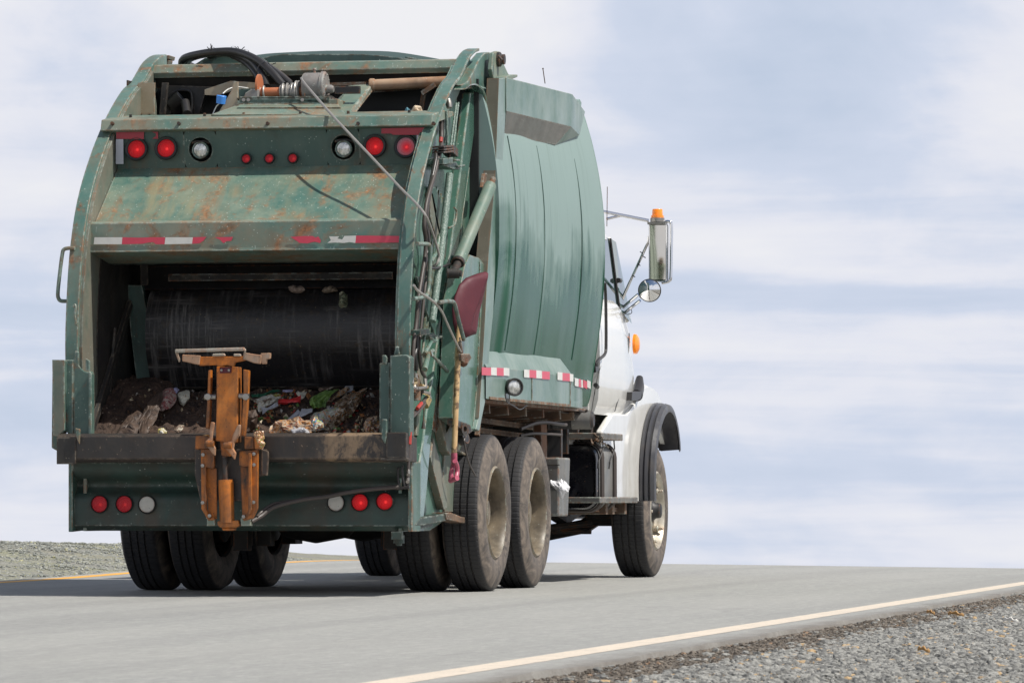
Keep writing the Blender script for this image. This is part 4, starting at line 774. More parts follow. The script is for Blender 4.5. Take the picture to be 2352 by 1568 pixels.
# grab handles
def handle(pts,r,m='rail'):
    b=MB(); b.tube(curve(pts,5),r,12); P('grab_handle',b,m,smooth=True)
handle(AX([(958,560),(970,560),(982,561),(987,567),(988,600),(986,640),(984,665),(980,678),(970,683),(950,686)],1.17),.0135)
handle(AY([(172,570),(158,570),(147,573),(143,584),(137,630),(133,670),(134,684),(141,691),(163,691)],-1.98),.0125)
handle(AX([(1008,695),(1024,692),(1036,692),(1044,698),(1052,730),(1062,768),(1065,780)],1.29),.0135,'green')
handle(AX([(1043,477),(1048,484),(1047,505),(1043,517),(1030,524)],1.13),.007)
b=MB(); b.tube(curve(AY([(168,705),(172,700),(174,708),(172,725),(174,742),(172,747)],-2.10),4),.008,8); P('door_latch_hook',b,'rail',smooth=True)
# warning stickers
def disc(px,py,X,r): c=at(px,py,X=X); b=MB(); b.lathe([(0,0),(0,r),(.002,r),(.002,0)],c,(1,0,0),24); return b
b=MB(); b.prism(AX([(1014,742),(1026,746),(1026,767),(1013,763)],1.107),(.002,0,0)); P('warning_sticker',b,'ringrub')
c=at(1020,757,X=1.109); b=MB(); 
vs=[(c.x,c.y+.085*math.cos(2*PI*k/24),c.z+.042*math.sin(2*PI*k/24)) for k in range(24)]; b.prism(vs,(.002,0,0)); b1_=P('warning_disc',b,'redpart')
b=MB(); vs=[(c.x+.003,c.y+.07*math.cos(2*PI*k/24),c.z+.035*math.sin(2*PI*k/24)) for k in range(25)]; b.tube(vs,.002,4); b.bar((c.x+.003,c.y-.03,c.z-.02),(c.x+.003,c.y-.03,c.z+.02),.012,.002); b.bar((c.x+.003,c.y+.03,c.z-.02),(c.x+.003,c.y+.03,c.z+.02),.012,.002);b.bar((c.x+.003,c.y-.03,c.z),(c.x+.003,c.y+.03,c.z),.008,.002,(1,0,0)); P('warning_symbol',b,'whitemark')
b=MB(); b.prism(AX([(1013,766),(1026,770),(1025,792),(1013,784)],1.108),(.002,0,0)); P('instruction_label',b,'whitemark')
b=MB()
for k in range(4): b.prism(AX([(1015,771+k*4),(1023,774+k*4),(1023,775+k*4),(1015,772+k*4)],1.111),(.001,0,0))
P('label_lines',b,'chassis')
# ---- body shell
CS=[(1.14,1.30),(1.165,1.40),(1.18,1.52),(1.195,1.62),(1.225,1.82),(1.25,2.02),(1.268,2.25),(1.272,2.45),(1.268,2.65),(1.25,2.85),(1.222,3.03),(1.18,3.22),(1.14,3.36),(1.10,3.47),(1.02,3.53),(.85,3.575),(.5,3.64),(.25,3.655),(0,3.66)]
CSf=[(a,z) for a,z in [(v.x,v.z) for v in curve([(a,0,z) for a,z in CS],4)]]
cs=CSf+[(-a,z) for a,z in CSf[::-1][1:]]
seams=[.473,1.44,2.787,3.652]; st=[-.02]+[.473]; 
ys_=[-.06,.1,.26,.27,.4,.473]
for a,b_ in ((.473,1.44),(1.44,2.787),(2.787,3.652)): ys_+= [a+(b_-a)*k/8 for k in range(1,9)]
BODY=empty('container_body',(0,1.8,1.25),parent=T)
def BP(n,b,m,**k):
    o=b.build(n,m,None,**k); o.parent=BODY; o.matrix_parent_inverse=Matrix.Translation((0,-1.8,-1.25)); return o
b=MB(); vs=[]
for y in ys_:
    t=0
    for a,b_ in ((-.3,.473),(.473,1.44),(1.44,2.787),(2.787,3.652)):
        if a<=y<=b_: t=math.sin(PI*(y-a)/(b_-a))
    for x_,z in cs:
        q=.005*t*smooth01((3.4-z)/.4)*smooth01((z-1.35)/.3); dz=.02*(y/3.6)*smooth01((z-2.6)/.8)
        q+=.005*mnoise.noise(Vector((0 if x_>0 else 9,y*1.6,z*2.0)))
        vs.append((x_+(q if x_>0 else -q),y,z+dz) if y>.265 else (x_,y,min(z,3.38)))
k=len(cs); n=len(ys_)
fs=[(i*k+j,i*k+j+1,(i+1)*k+j+1,(i+1)*k+j) for i in range(n-1) for j in range(k-1)]+[tuple(range(k)),tuple((n-1)*k+j for j in range(k))]
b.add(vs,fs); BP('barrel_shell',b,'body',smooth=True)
b=MB(); b.box(-1.13,1.135,-.09,-.065,1.0,3.42); BP('rear_bulkhead',b,'ringrub')  # black colour stands in for the shade in the gap to the tailgate
b=MB()
for y in seams[:3]: b.tube([(x_+.002,y,z) for x_,z in CSf if 1.6<z<3.1],.0035,6)
BP('weld_seam',b,'weld')
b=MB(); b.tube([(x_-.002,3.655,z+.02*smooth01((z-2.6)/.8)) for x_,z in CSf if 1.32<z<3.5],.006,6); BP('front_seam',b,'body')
# roof lid and the plates standing at its rear edge
b=MB(); b.prism(AY([(562,153),(590,136),(625,128),(650,124.5),(830,124.5),(880,128),(1050,150),(1055,153)],.2),(0,.05,0)); b.prism(AY([(930,130),(1060,151),(1062,154),(930,154)],.24),(0,.02,0)); b.prism(AY([(565,152),(1062,152),(1075,160),(560,160)],.15),(0,.1,0)); BP('rear_roof_plate',b,'dark',bev=.005)
# pod
po=[at(1163,178,X=1.252),at(1315,216,X=1.252),at(1312,291,X=1.252),at(1163,255,X=1.252)]
pi_=[Vector((1.08,po[0].y,po[0].z+.01)),Vector((1.10,3.60,3.515)),Vector((1.178,3.05,3.205)),Vector((1.19,2.20,3.09)),Vector((1.19,po[3].y,3.075))]
pi_[1]=at(1344,256,X=1.135); pi_[2]=at(1331,311,X=1.195); pi_[3]=at(1275,333,X=1.21); pi_[4]=at(1158,308,X=1.205)
b=MB(); b.add(po+pi_,[(0,1,2,3),(0,4,5,1),(1,5,6,2),(2,6,7),(0,3,8,4)]); BP('side_pod',b,'skirt',bev=.006)
b=MB(); b.add([po[2],pi_[3],pi_[4],po[3]],[(0,1,2,3)]); o=BP('pod_underside',b,'podunder'); q=o.modifiers.new('t','SOLIDIFY'); q.thickness=.003; q.offset=0
b=MB(); b.tube([at(1252,192,X=1.2),at(1247,158,X=1.2)],.0035,5); b.tube([at(1247.2,159,X=1.2),at(1247,157,X=1.2)],.006,6); b.tube([at(1394,520,Y=4.6),at(1395,429,Y=4.6)],.003,5); P('antenna',b,'chassis')
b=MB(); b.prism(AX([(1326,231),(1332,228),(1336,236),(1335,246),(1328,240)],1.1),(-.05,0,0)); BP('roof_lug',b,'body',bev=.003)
# rear pillar (body frame)
pl=[(1146,180),(1138,400),(1121,600),(1113,750),(1106,870),(1100,960),(1094,985)]; pr=[(1101,990),(1109,950),(1114,925),(1120,870),(1125,800),(1133,720),(1139,600),(1153,400),(1167,178)]
b=MB(); b.prism(AX(pl+pr,1.245),(-.07,0,0)); o=BP('rear_pillar',b,'skirt',bev=.006)
b=MB()
q=AX(pl[:6],1.243); 
vs=[]
for p in q: vs+=[(1.246,p.y-.018,p.z),(1.165,p.y-.018,p.z)]
b.add(vs,[(2*i,2*i+1,2*i+3,2*i+2) for i in range(len(q)-1)]); o=BP('pillar_rear_face',b,'pillar'); s_=o.modifiers.new('t','SOLIDIFY'); s_.thickness=.004
b=MB(); q=AX([(1113,740),(1110,850),(1103,930),(1096,1000)],1.14)
for i in range(3): b.bar(q[i],q[i+1],.03,.025)
BP('rusty_seal_strip',b,'brown')
b=MB(); b.box(-1.22,-1.15,-.2,.1,1.3,3.4); BP('left_rear_pillar',b,'skirt')
# skirt
SK=[at(1104,843,X=1.26),at(1310,874,X=1.26),at(1333,876,X=1.26)]
b=MB(); z1=1.49; z0_=1.275
xy=[(1.255,-.40),(1.255,at(1310,900,X=1.255).y),(1.245,at(1318,900,X=1.245).y),(1.165,at(1338,900,X=1.165).y),(1.0,3.40)]
top=[(x_,y,z1) for x_,y in xy]; bot=[(x_,y,z0_) for x_,y in xy]
led=[(1.175,-.35,1.625),(1.18,2.30,1.655),(1.17,2.75,1.56),(1.12,3.2,1.48),(1.0,3.34,1.47)]
b.add(top+bot+led,[(i,i+1,6+i,5+i) for i in range(4)]+[(i,i+1,11+i,10+i) for i in range(4)]+[(5,6,7,8,9)]); o=BP('lower_skirt',b,'skirt',bev=.004)
b=MB(); b.profX([(-.4,z0_),(3.3,z0_),(3.3,z0_-.02),(-.4,z0_-.02)],-1.24,1.2); b.box(-1.255,-1.2,-.4,3.3,1.27,1.6); BP('body_floor',b,'rusty')
b=MB()
for px in(1222,1310): p=at(px,880,X=1.258); b.tube([(1.257,p.y,z1),(1.257,p.y,z0_)],.004,5)
b.bar((1.257,-.3,1.283),(1.257,2.4,1.283),.012,.018)
BP('skirt_seam',b,'brown')
YX=1.259
def tX(pts,m):
    b=MB(); b.prism(AX(pts,YX),(.003,0,0)); BP('reflective_tape',b,m)
for a,b_,m,ya,yb in ((1106,1127,'tape_red',843,861),(1127,1140,'tape_white',843,861),(1140,1156,'tape_red',844,862),(1156,1169,'tape_white',844,862),(1203,1215,'tape_white',848,866),(1215,1231,'tape_red',849,867),(1231,1244,'tape_white',850,868),(1244,1262,'tape_red',852,870),(1280,1291,'tape_white',854,872),(1291,1308,'tape_red',856,874),(1308,1316,'tape_white',858,875)):
    tX([(a,ya),(b_,ya+1.2),(b_,yb+1.2),(a,yb)],m)
def tapeY(f0,f1,m):
    # tape on the angled front end of the skirt and on to the shell
    pth=[Vector((1.245,xy[2][1],0)),Vector((1.165,xy[3][1],0))]
    p=[pth[0].lerp(pth[1],f0),pth[0].lerp(pth[1],f1)]; b=MB(); nrm=Vector((.985,.17,0))*.006
    b.prism([p[0]+Vector((0,0,1.487))+nrm,p[1]+Vector((0,0,1.487))+nrm,p[1]+Vector((0,0,1.43))+nrm,p[0]+Vector((0,0,1.43))+nrm],nrm*.3); BP('reflective_tape',b,m)
tapeY(.0,.42,'tape_white'); tapeY(.46,.72,'tape_red'); tapeY(.74,1,'tape_white')
for a_,b_,m_ in ((1339,1348,'tape_red'),(1348,1356,'tape_white')):
    q=[at(a_,872,X=1.182),at(b_,876,X=1.182),at(b_,893,X=1.176),at(a_,889,X=1.176)]; bb=MB(); bb.prism(q,(.003,0,0)); BP('reflective_tape',bb,m_)
# flood lamp on the skirt
c=at(1171,888,X=1.27); e_=empty('flood_lamp',c,parent=T)
b=MB(); b.lathe([(-.02,0),(-.02,.03),(.02,.055),(.075,.062),(.085,.06),(.085,.052),(.07,.05)],(0,0,0),(.62,-.78,-.05),30); b.tube([(-.02,.02,0),(.0,.0,-.0)],.02); b.build('housing','hose',e_,smooth=True)
b=MB(); b.lathe([(.07,.052),(.078,.035),(.082,0)],(0,0,0),(.62,-.78,-.05),30); b.build('lens',MCL,e_,smooth=True)
b=MB(); b.tube(curve(AX([(1160,905),(1163,918),(1168,926),(1170,915),(1170,905)],1.30),4),.004,5); b.tube(curve(AX([(1163,922),(1180,932),(1195,940),(1210,930)],1.24),4),.004,5); b.build('lamp_wire','hose',T)
# ---- chassis
CH=empty('chassis',(0,3,.6),parent=T)
def CP(n,b,m,**k):
    o=b.build(n,m,None,**k); o.parent=CH; o.matrix_parent_inverse=Matrix.Translation((0,-3,-.6)); return o
b=MB()
for s in(-1,1): b.box(s*.43-.04,s*.43+.04,-1.0,7.1,.78,1.04); b.box(s*.43-.05,s*.43+.05,-.6,3.6,1.05,1.16)
for y in (-.9,.65,2.4,4,5.6,7): b.box(-.43,.43,y-.05,y+.05,.80,1.02)
CP('frame_rail',b,'chassis')
b=MB()
for z,x_ in ((1.22,1.0),(1.16,.92),(1.10,.84)): b.bar((x_,-.1,z+.01),(x_-.12,3.3,z-.02),.03,.035)
for y in (.2,.8,1.4,2.0,2.6,3.1): b.bar((.45,y,1.17),(1.15,y,1.22),.04,.06)
CP('subframe_bars',b,'brown')
b=MB(); b.prism(AX([(1243,957),(1256,957),(1256,1050),(1243,1050)],.98),(-.06,0,0)); CP('rusty_upright',b,'rusty'); b=MB(); b.prism(AY([(1256,985),(1289,985),(1289,1050),(1256,1050)],2.5),(0,.05,0)); CP('bracket_plate',b,'black')
b=MB()
for Y in(0,1.35):
    b.lathe([(-1.0,.0),(-1.0,.075),(-.3,.08),(-.22,.17),(0,.21),(.22,.17),(.3,.08),(1.0,.075),(1,0)],(0,Y,.525),(1,0,0),20)
    b.lathe([(0,0),(0,.16),(.25,.12),(.35,.05)],(0,Y,.56),(0,1,.1),16)
    for s in(-1,1): b.box(s*.52-.06,s*.52+.06,Y-.45,Y+.45,.42,.52); b.box(s*.52-.05,s*.52+.05,Y-.1,Y+.1,.3,.8)
for s in (-1,1): b.bar((s*.52,-.6,.55),(s*.52,1.95,.55),.08,.16); b.box(s*.52-.05,s*.52+.05,.5,.85,.45,.95)
for x_,y,z in((-.42,-.35,.30),(.62,-.4,.31),(-.3,-.2,.33)): b.box(x_-.05,x_+.05,y-.05,y+.05,z-.03,z+.12)
b.box(-.95,.95,-.12,.12,.40,.46)
CP('rear_axles',b,'chassis',smooth=True)
b=MB(); b.tube([(0,1.6,.62),(0,4.4,.75)],.055,12)
pts=[(-.95,6.3,.53),(-.75,6.3,.50),(-.6,6.3,.40),(-.3,6.3,.34),(.3,6.3,.34),(.6,6.3,.40),(.75,6.3,.5),(.95,6.3,.53)]
for i in range(7): b.bar(pts[i],pts[i+1],.1,.11)
for s in(-1,1): b.profX([(5.2,.72),(5.7,.55),(6.3,.48),(6.9,.55),(7.3,.70),(7.3,.66),(6.9,.50),(6.3,.42),(5.7,.50),(5.2,.68)],s*.42-.05,s*.42+.05); b.tube([(s*.7,6.1,.42),(s*.3,6.0,.38)],.03,8)
b.lathe([(-.12,.0),(-.12,.10),(.12,.10),(.12,0)],(.75,6.28,.5),(1,0,0),14)
b.box(-.5,.5,5.1,6.5,.60,1.0); b.box(-.28,.28,5.2,6.1,.42,.6); b.tube([(-.7,6.05,.36),(.7,6.05,.36)],.022,8)
CP('front_axle',b,'chassis')
b=MB(); b.box(.40,1.02,3.9,3.95,.95,1.25); b.box(.95,1.0,3.6,3.66,.95,1.3);b.box(-1.0,.9,3.4,3.42,.5,1.2); CP('crossmember_plate',b,'black')
ac=at(1302,964,Y=3.2)
b=MB(); b.lathe([(0,0),(0,.05),(.02,.068),(.30,.068),(.32,.05),(.32,0)],ac-Vector((.12,0,0)),(1,.05,0),24); c_=P('air_tank',b,'black',smooth=True)
b=MB(); b.lathe([(.16,.071),(.30,.071)],ac-Vector((.12,0,0)),(1,.05,0),24); b.build('dented_sleeve','boxgrey',c_,smooth=True)
b=MB(); b.tube(curve([at(1290,935,Y=3.0),at(1290,945,Y=3.0),at(1310,948,Y=3.1),at(1330,940,Y=3.1)],5),.008,6);b.tube(curve([at(1295,930,Y=3.0),at(1320,938,Y=3.0),at(1340,945,Y=3.1),at(1350,942,Y=3.1)],5),.01,6); b.tube([at(1360,945,X=1.05),at(1358,1015,X=1.05)],.012,8); b.tube(curve([at(1195,1000,Y=1.8),at(1230,995,Y=2),at(1290,998,Y=2.5)],4),.01,6); b.tube(curve([at(1195,985,Y=1.8),at(1240,970,Y=2.2),at(1300,975,Y=2.8)],4),.014,6); P('underbody_lines',b,'hose_old',smooth=True)
# battery box with steps
b=MB(); b.prism([at(1262,1052,Y=2.3),at(1284,1050,Y=2.3),at(1284,1184,Y=2.3),at(1262,1184,Y=2.3)],(0,.0,0)) if 0 else None
q=[at(1284,1050,X=1.19),at(1310,1051,X=1.19),at(1305,1185,X=1.19),at(1284,1184,X=1.19)]
b.profX([(q[0].y,q[0].z),(q[1].y,q[1].z),(q[2].y,q[2].z),(q[3].y,q[3].z)],.62,1.19); bx=P('battery_box',b,'boxgrey',bev=.012)
b=MB(); b.box(.62,1.195,q[0].y-.003,q[0].y,.70,.706); b.box(1.191,1.194,q[0].y,q[0].y+.38,.7,.706);b.box(.62,1.195,q[0].y-.003,q[0].y,.855,.86); b.build('lid_seam','chassis',bx)
# fuel tank (D section with rounded corners)
y0=at(1372,1090,X=1.19).y; y1=at(1413,1090,X=1.19).y
def rrect(x0,x1,z0,z1,r,n=6):
    o=[]
    for cx,cz,a0 in ((x1-r,z1-r,0),(x0+r,z1-r,90),(x0+r,z0+r,180),(x1-r,z0+r,270)):
        for i in range(n+1): a=math.radians(a0+90*i/n); o.append((cx+r*math.cos(a),cz+r*math.sin(a)))
    return o
tz0=at(1350,1170,Y=y0).z; tz1=at(1350,1020,Y=y0).z
b=MB(); vs=[];n=28
for y,ins in ((y0+.03,.035),(y0+.008,.012),(y0+.04,0),(y1,0),(y1+.02,.02)):
    for x_,z in rrect(.60+ins,1.19-ins,tz0+ins,tz1-ins,.10): vs.append((x_,y,z))
fs=[(i*n+j,i*n+(j+1)%n,(i+1)*n+(j+1)%n,(i+1)*n+j) for i in range(4) for j in range(n)]+[tuple(range(n)),tuple(4*n+j for j in range(n))]
b.add(vs,fs); tk=P('fuel_tank',b,'tank',smooth=True)
b=MB(); vs=[]
for y in (y0+.045,y1-.03):
    for x_,z in rrect(.598,1.195,tz0-.004,tz1+.004,.10): vs.append((x_,y,z))
b.add(vs,[(j,(j+1)%n,n+(j+1)%n,n+j) for j in range(n)]); b.build('tank_sleeve','boxgrey',tk,smooth=True)
b=MB()
for y in (y0+.09,y1-.12):
    b.tube([(x_,y,z) for x_,z in rrect(.59,1.203,tz0-.01,tz1+.01,.105)],.014,6,closed=True)
    b.tube([(x_,y+.05,z) for x_,z in rrect(.59,1.203,tz0-.01,tz1+.01,.105)],.014,6,closed=True)
b.build('tank_strap','hose_old',tk,smooth=True)
b=MB(); b.lathe([(0,.05),(.04,.05),(.045,.04),(.045,0)],(.95,y0+.1,tz1-.005),(0,0,1),16); b.lathe([(0,0),(0,.07),(.02,.07),(.02,0)],(.75,y0+.2,tz1+.01),(0,0,1),12); b.build('filler_cap','steel',tk,smooth=True)
b=MB(); b.box(.65,1.24,y0-.1,y1+.05,tz1+.035,tz1+.085); b.box(.98,1.02,y0+.4,y0+.44,tz1,tz1+.04); dk=P('deck_plate',b,'deck',bev=.006)
b=MB()
for a in (0,.45):
    b.tube([(1.22,y0+.05+a,tz1+.04),(1.225,y0+.05+a,tz1-.03),(1.21,y0-.06+a,tz1-.13),(1.205,y0-.07+a,tz1-.18)],.006,6)
b.build('wire_hook','hose',dk)
b=MB(); c=at(1376,1017,Y=y0-.12); 
for i in range(16): v=Vector((random.gauss(0,.025),random.gauss(0,.02),random.uniform(-.01,.05)))+c; b.bar(v,v+Vector((random.uniform(-.03,.03),.01,random.uniform(-.03,.03))),.014,.01)
b.build('dried_leaf_clump','brown',dk)
b=MB(); b.profZ([(.62,y0-.15),(1.24,y0-.15),(1.24,at(1465,1158,X=1.24).y),(.8,at(1465,1158,X=1.24).y)],.585,.63); P('side_step',b,'deck',bev=.006)
b=MB(); b.box(.4,1.19,y0+.35,y0+.42,.50,.585); b.box(.4,1.19,y1-.1,y1-.02,.50,.585); b.box(.4,1.2,y1+.35,y1+.42,.50,.585); b.box(1.10,1.14,y0+.2,y1+.6,.52,.55); P('step_support',b,'brown',bev=.004)
# ---- cab
CAB=empty('cab',(0,5,.9),parent=T)
def KP(n,b,m,**k):
    o=b.build(n,m,None,**k); o.parent=CAB; o.matrix_parent_inverse=Matrix.Translation((0,-5,-.9)); return o
def loftX(sec):   # sections of (y, [(x,z)...]) mirrored
    b=MB(); k=len(sec[0][1])*2; vs=[]
    for y,p in sec: vs+=[(x_,y,z) for x_,z in p]+[(-x_,y,z) for x_,z in p[::-1]]
    n=len(sec); fs=[(i*k+j,i*k+(j+1)%k,(i+1)*k+(j+1)%k,(i+1)*k+j) for i in range(n-1) for j in range(k)]+[tuple(range(k)),tuple((n-1)*k+j for j in range(k))]
    return b.add(vs,fs)
def cabsec(x0): return [(x0*.90,1.27),(x0*.97,1.36),(x0,1.6),(x0*.995,1.85),(x0*.97,2.05)]
b=loftX([(4.0,[(1.12,1.25),(1.155,1.36),(1.17,1.6),(1.165,1.85),(1.13,2.10),(1.10,2.13)]),(4.9,[(1.12,1.25),(1.16,1.36),(1.18,1.6),(1.175,1.85),(1.13,2.10),(1.10,2.13)]),(5.35,[(1.11,1.25),(1.15,1.36),(1.165,1.6),(1.15,1.85),(1.10,2.04),(1.07,2.07)]),(5.60,[(1.08,1.25),(1.12,1.36),(1.13,1.6),(1.10,1.80),(1.06,1.95),(1.0,1.99)])])
KP('door_shell',b,'white',smooth=True)
# upper cab: pillars and roof with window openings
b=loftX([(4.0,[(1.06,2.62),(1.0,2.83),(.85,2.90)]),(4.9,[(1.05,2.60),(1.0,2.80),(.85,2.88)]),(5.15,[(1.03,2.58),(.98,2.70),(.85,2.78)])]); KP('cab_roof',b,'white',smooth=True)
b=MB()
for s in(-1,1):
    for q in (((4.0,2.1),(4.22,2.1),(4.22,2.66),(4.0,2.66)),):
        b.add([(s*(1.11-(z-2.1)*.11),y,z) for y,z in q]+[(s*(1.06-(z-2.1)*.11),y,z) for y,z in q],[(0,1,2,3),(7,6,5,4),(0,1,5,4),(1,2,6,5),(2,3,7,6),(3,0,4,7)])
    b.bar((s*1.085,5.50,2.0),(s*1.0,5.12,2.62),.06,.07)
KP('cab_pillar',b,'white',bev=.01)
b=MB()
for s in(-1,1):
    b.add([(s*1.098,4.22,2.10),(s*1.098,5.12,2.08),(s*1.045,5.0,2.62),(s*1.045,4.22,2.62)],[(0,1,2,3)])
KP('side_window',b,'glass')
b=MB()
for s in(-1,1): b.add([(s*1.112,5.15,2.06),(s*1.12,5.56,1.98),(s*1.06,5.22,2.60),(s*1.05,5.05,2.62)],[(0,1,2,3)])
KP('vent_window',b,'ventglass')
b=MB()
for s in(-1,1): b.tube([(s*1.104,5.13,2.07),(s*1.05,5.03,2.62)],.010,8); b.tube([(s*1.107,4.22,2.11),(s*1.107,5.12,2.085)],.012,6); b.tube([(s*1.10,5.10,2.3),(s*1.10,5.18,2.3)],.02,6)
b.tube(curve(AX([(1389,650),(1391,680),(1392,740),(1392,790),(1391,808),(1386,817),(1377,824),(1371,832),(1370,840)],1.20),4),.012,8); b.prism(AX([(1368,842),(1375,838),(1376,850),(1369,855)],1.19),(-.03,0,0)); b.tube(AX([(1368,884),(1372,888)],1.19),.018,8)
KP('door_trim_bar',b,'hose')
b=MB(); b.add([(-1.0,5.5,2.03),(1.0,5.5,2.03),(.95,5.14,2.64),(-.95,5.14,2.64)],[(0,1,2,3)]); b.box(-1.0,1.0,3.98,4.0,1.3,2.1); KP('windshield',b,'glass')
b=MB(); b.box(-1.08,1.08,3.99,4.02,1.25,2.66); b.box(-.98,.98,4.0,5.5,1.2,1.26); KP('cab_rear_wall',b,'white')
# seat back inside
b=MB(); b.box(.35,.85,4.35,4.5,1.6,2.35); b.box(-.85,-.35,4.35,4.5,1.6,2.35); KP('cab_seat',b,'hose',bev=.05)
# door gaps
b=MB()
def gap(pts,X,r=.004): b.tube(curve(AX(pts,X),3),r,5)
gap([(1445,765),(1444,800),(1437,850),(1425,900),(1412,944)],1.158); gap([(1380,840),(1374,860),(1366,900),(1359,945)],1.168)
KP('panel_gap',b,'ringrub')
# hood and cowl
b=loftX([(5.45,[(1.0,1.2),(1.08,1.3),(1.10,1.55),(1.09,1.75),(1.02,1.97),(.9,2.02)]),(5.75,[(.95,1.2),(1.02,1.3),(1.05,1.5),(1.03,1.7),(.92,1.86),(.75,1.92)]),(6.5,[(.78,1.1),(.80,1.2),(.80,1.4),(.78,1.55),(.70,1.70),(.55,1.76)]),(7.35,[(.62,.9),(.66,1.0),(.66,1.2),(.64,1.4),(.56,1.53),(.4,1.58)]),(7.45,[(.55,.9),(.6,1.0),(.6,1.2),(.58,1.36),(.5,1.46),(.36,1.5)])]); KP('hood',b,'white',smooth=True)
b=MB(); c=at(1456.5,790,X=1.10)
b.lathe([(0,.0),(0,.05),(.02,.048),(.035,.03),(.04,0)],(0,0,0),(1,0,.0),24); 
b.v=[(c.x+v[0]*1.1,c.y+v[1]*1.6,c.z+v[2]*1.6) for v in b.v]; KP('side_marker',b,'amber',smooth=True)
# fender: cross-section swept round the wheel
def arch(r0,a0,a1,n,f):  return [f(a0+(a1-a0)*i/n) for i in range(n+1)]
for s in(1,-1):
    b=MB(); vs=[];n=26
    outline=[(5.10,.60),(5.14,.85),(5.22,1.05),(5.36,1.26),(5.60,1.42),(5.90,1.52),(6.25,1.55),(6.6,1.50),(6.90,1.36),(7.08,1.1)]
    inner=[(5.74,.60),(5.72,.78),(5.74,.93),(5.80,1.05),(5.92,1.14),(6.10,1.20),(6.28,1.22),(6.48,1.19),(6.68,1.12),(6.86,1.02)]
    oc=curve([(0,a,z) for a,z in outline],4); ic=curve([(0,a,z) for a,z in inner],4); n=len(oc)
    for i in range(n):
        o_=oc[i]; q=ic[i]; t=i/(n-1)
        xo=1.17 if 1 else 0
        vs+=[(s*.62,o_.y*.5+q.y*.5,max(o_.z,q.z)-.02),(s*.85,o_.y,o_.z),(s*1.06,o_.y+(.01),o_.z-.01),(s*1.14,o_.y*.85+q.y*.15,o_.z*.85+q.z*.15),(s*1.155,q.y,q.z),(s*1.12,q.y,q.z-.0)]
    k=6; fs=[(i*k+j,i*k+j+1,(i+1)*k+j+1,(i+1)*k+j) for i in range(n-1) for j in range(k-1)]+[tuple(range(k)),tuple((n-1)*k+j for j in range(k))]
    b.add(vs,fs); KP('fender',b,'white',smooth=True)
    # lower rear panel between door and fender
    b=MB(); b.prism([(s*1.15,y,z) for y,z in ((4.62,1.26),(5.2,1.27),(5.5,1.35),(5.6,1.2),(5.24,.86),(5.18,.6),(4.46,.60),(4.46,.94),(4.16,1.0),(4.2,1.13))],(-s*.05,0,0)); KP('rear_fender_panel',b,'white',bev=.012)
    # rubber flare with three ribs
    b=MB(); vs=[]
    fo=[(5.10,.61),(5.13,.80),(5.17,.95),(5.27,1.12),(5.42,1.25),(5.66,1.37),(5.95,1.45)]; 
    RF=0
    path=[(5.70,.60),(5.69,.80),(5.73,.97),(5.83,1.12),(5.98,1.24),(6.16,1.32),(6.36,1.35),(6.56,1.31),(6.72,1.21),(6.81,1.09),(6.83,1.02)]
    pc=curve([(0,a,z) for a,z in path],5); cen=Vector((0,6.3,.55))
    prof=[(1.105,-.02),(1.12,.030),(1.14,.028),(1.15,.010),(1.16,.028),(1.18,.030),(1.19,.010),(1.20,.028),(1.22,.026),(1.23,.006),(1.245,.022),(1.275,.012),(1.285,-.02),(1.28,-.045)]
    for p in pc:
        nrm=(p-cen); nrm=nrm.normalized()
        for x_,h in prof: q=p+nrm*h; vs.append((s*x_,q.y,q.z))
        for x_,h in ((1.265,-.015),(1.125,-.03)): q=p+nrm*h; vs.append((s*x_,q.y,q.z))
    k=len(prof)+2; n=len(pc)
    fs=[(i*k+j,i*k+(j+1)%k,(i+1)*k+(j+1)%k,(i+1)*k+j) for i in range(n-1) for j in range(k)]+[tuple(range(k)),tuple((n-1)*k+j for j in range(k))]
    b.add(vs,fs); KP('fender_flare',b,'rubber',smooth=True)
# snorkel / air intake scoop on the cowl side
b=MB(); b.tube([at(1469,868,X=1.13),at(1467,890,X=1.14),at(1462,908,X=1.15)],[.028,.045,.05],14); b.prism(AX([(1452,900),(1475,898),(1473,914),(1464,920),(1451,919)],1.20),(-.08,0,0)); KP('air_intake',b,'hose',smooth=True)
b=MB(); b.box(-.8,.8,7.45,7.6,.45,.75); KP('front_bumper',b,'chrome',bev=.02)
# mirrors
MR=empty('mirror_assembly',(1.4,5.2,2.2),parent=T)
def RP_(n,b,m,**k):
    o=b.build(n,m,None,**k); o.parent=MR; o.matrix_parent_inverse=Matrix.Translation((-1.4,-5.2,-2.2)); return o
YM=5.2
b=MB()
def tb(pts,r): b.tube(curve([at(x_,y_,Y=Y) for x_,y_,Y in pts],5),r,10)
b.tube([at(1384,486,Y=5.1),at(1490,507,Y=YM)],.014,10); b.tube([at(1393,503,Y=5.1),at(1432,494,Y=5.15)],.010,8)
b.tube([at(1424,697,Y=5.3),at(1489,555,Y=YM),at(1490,540,Y=YM)],.011,8); b.tube([at(1430,690,Y=5.3),at(1478,580,Y=YM)],.006,6)
b.tube([at(1424,712,Y=5.3),at(1466,676,Y=YM)],.013,8); b.tube([at(1430,722,Y=5.3),at(1470,690,Y=YM)],.012,8); b.tube([at(1415,705,Y=5.35),at(1424,720,Y=5.3),at(1436,720,Y=5.3)],.018,8)
tb([(1497,510,YM),(1520,510,YM),(1536,509,YM),(1542,517,YM),(1542,560,YM),(1541,630,YM),(1537,645,YM),(1520,650,YM)],.012)
RP_('chrome_bracket',b,'chrome',smooth=True)
b=MB()
for (x_,y_) in((1470,578),(1476,588),(1464,606),(1452,632)): b.tube([at(x_,y_,Y=YM),at(x_+7,y_+4,Y=YM)],.004,5)
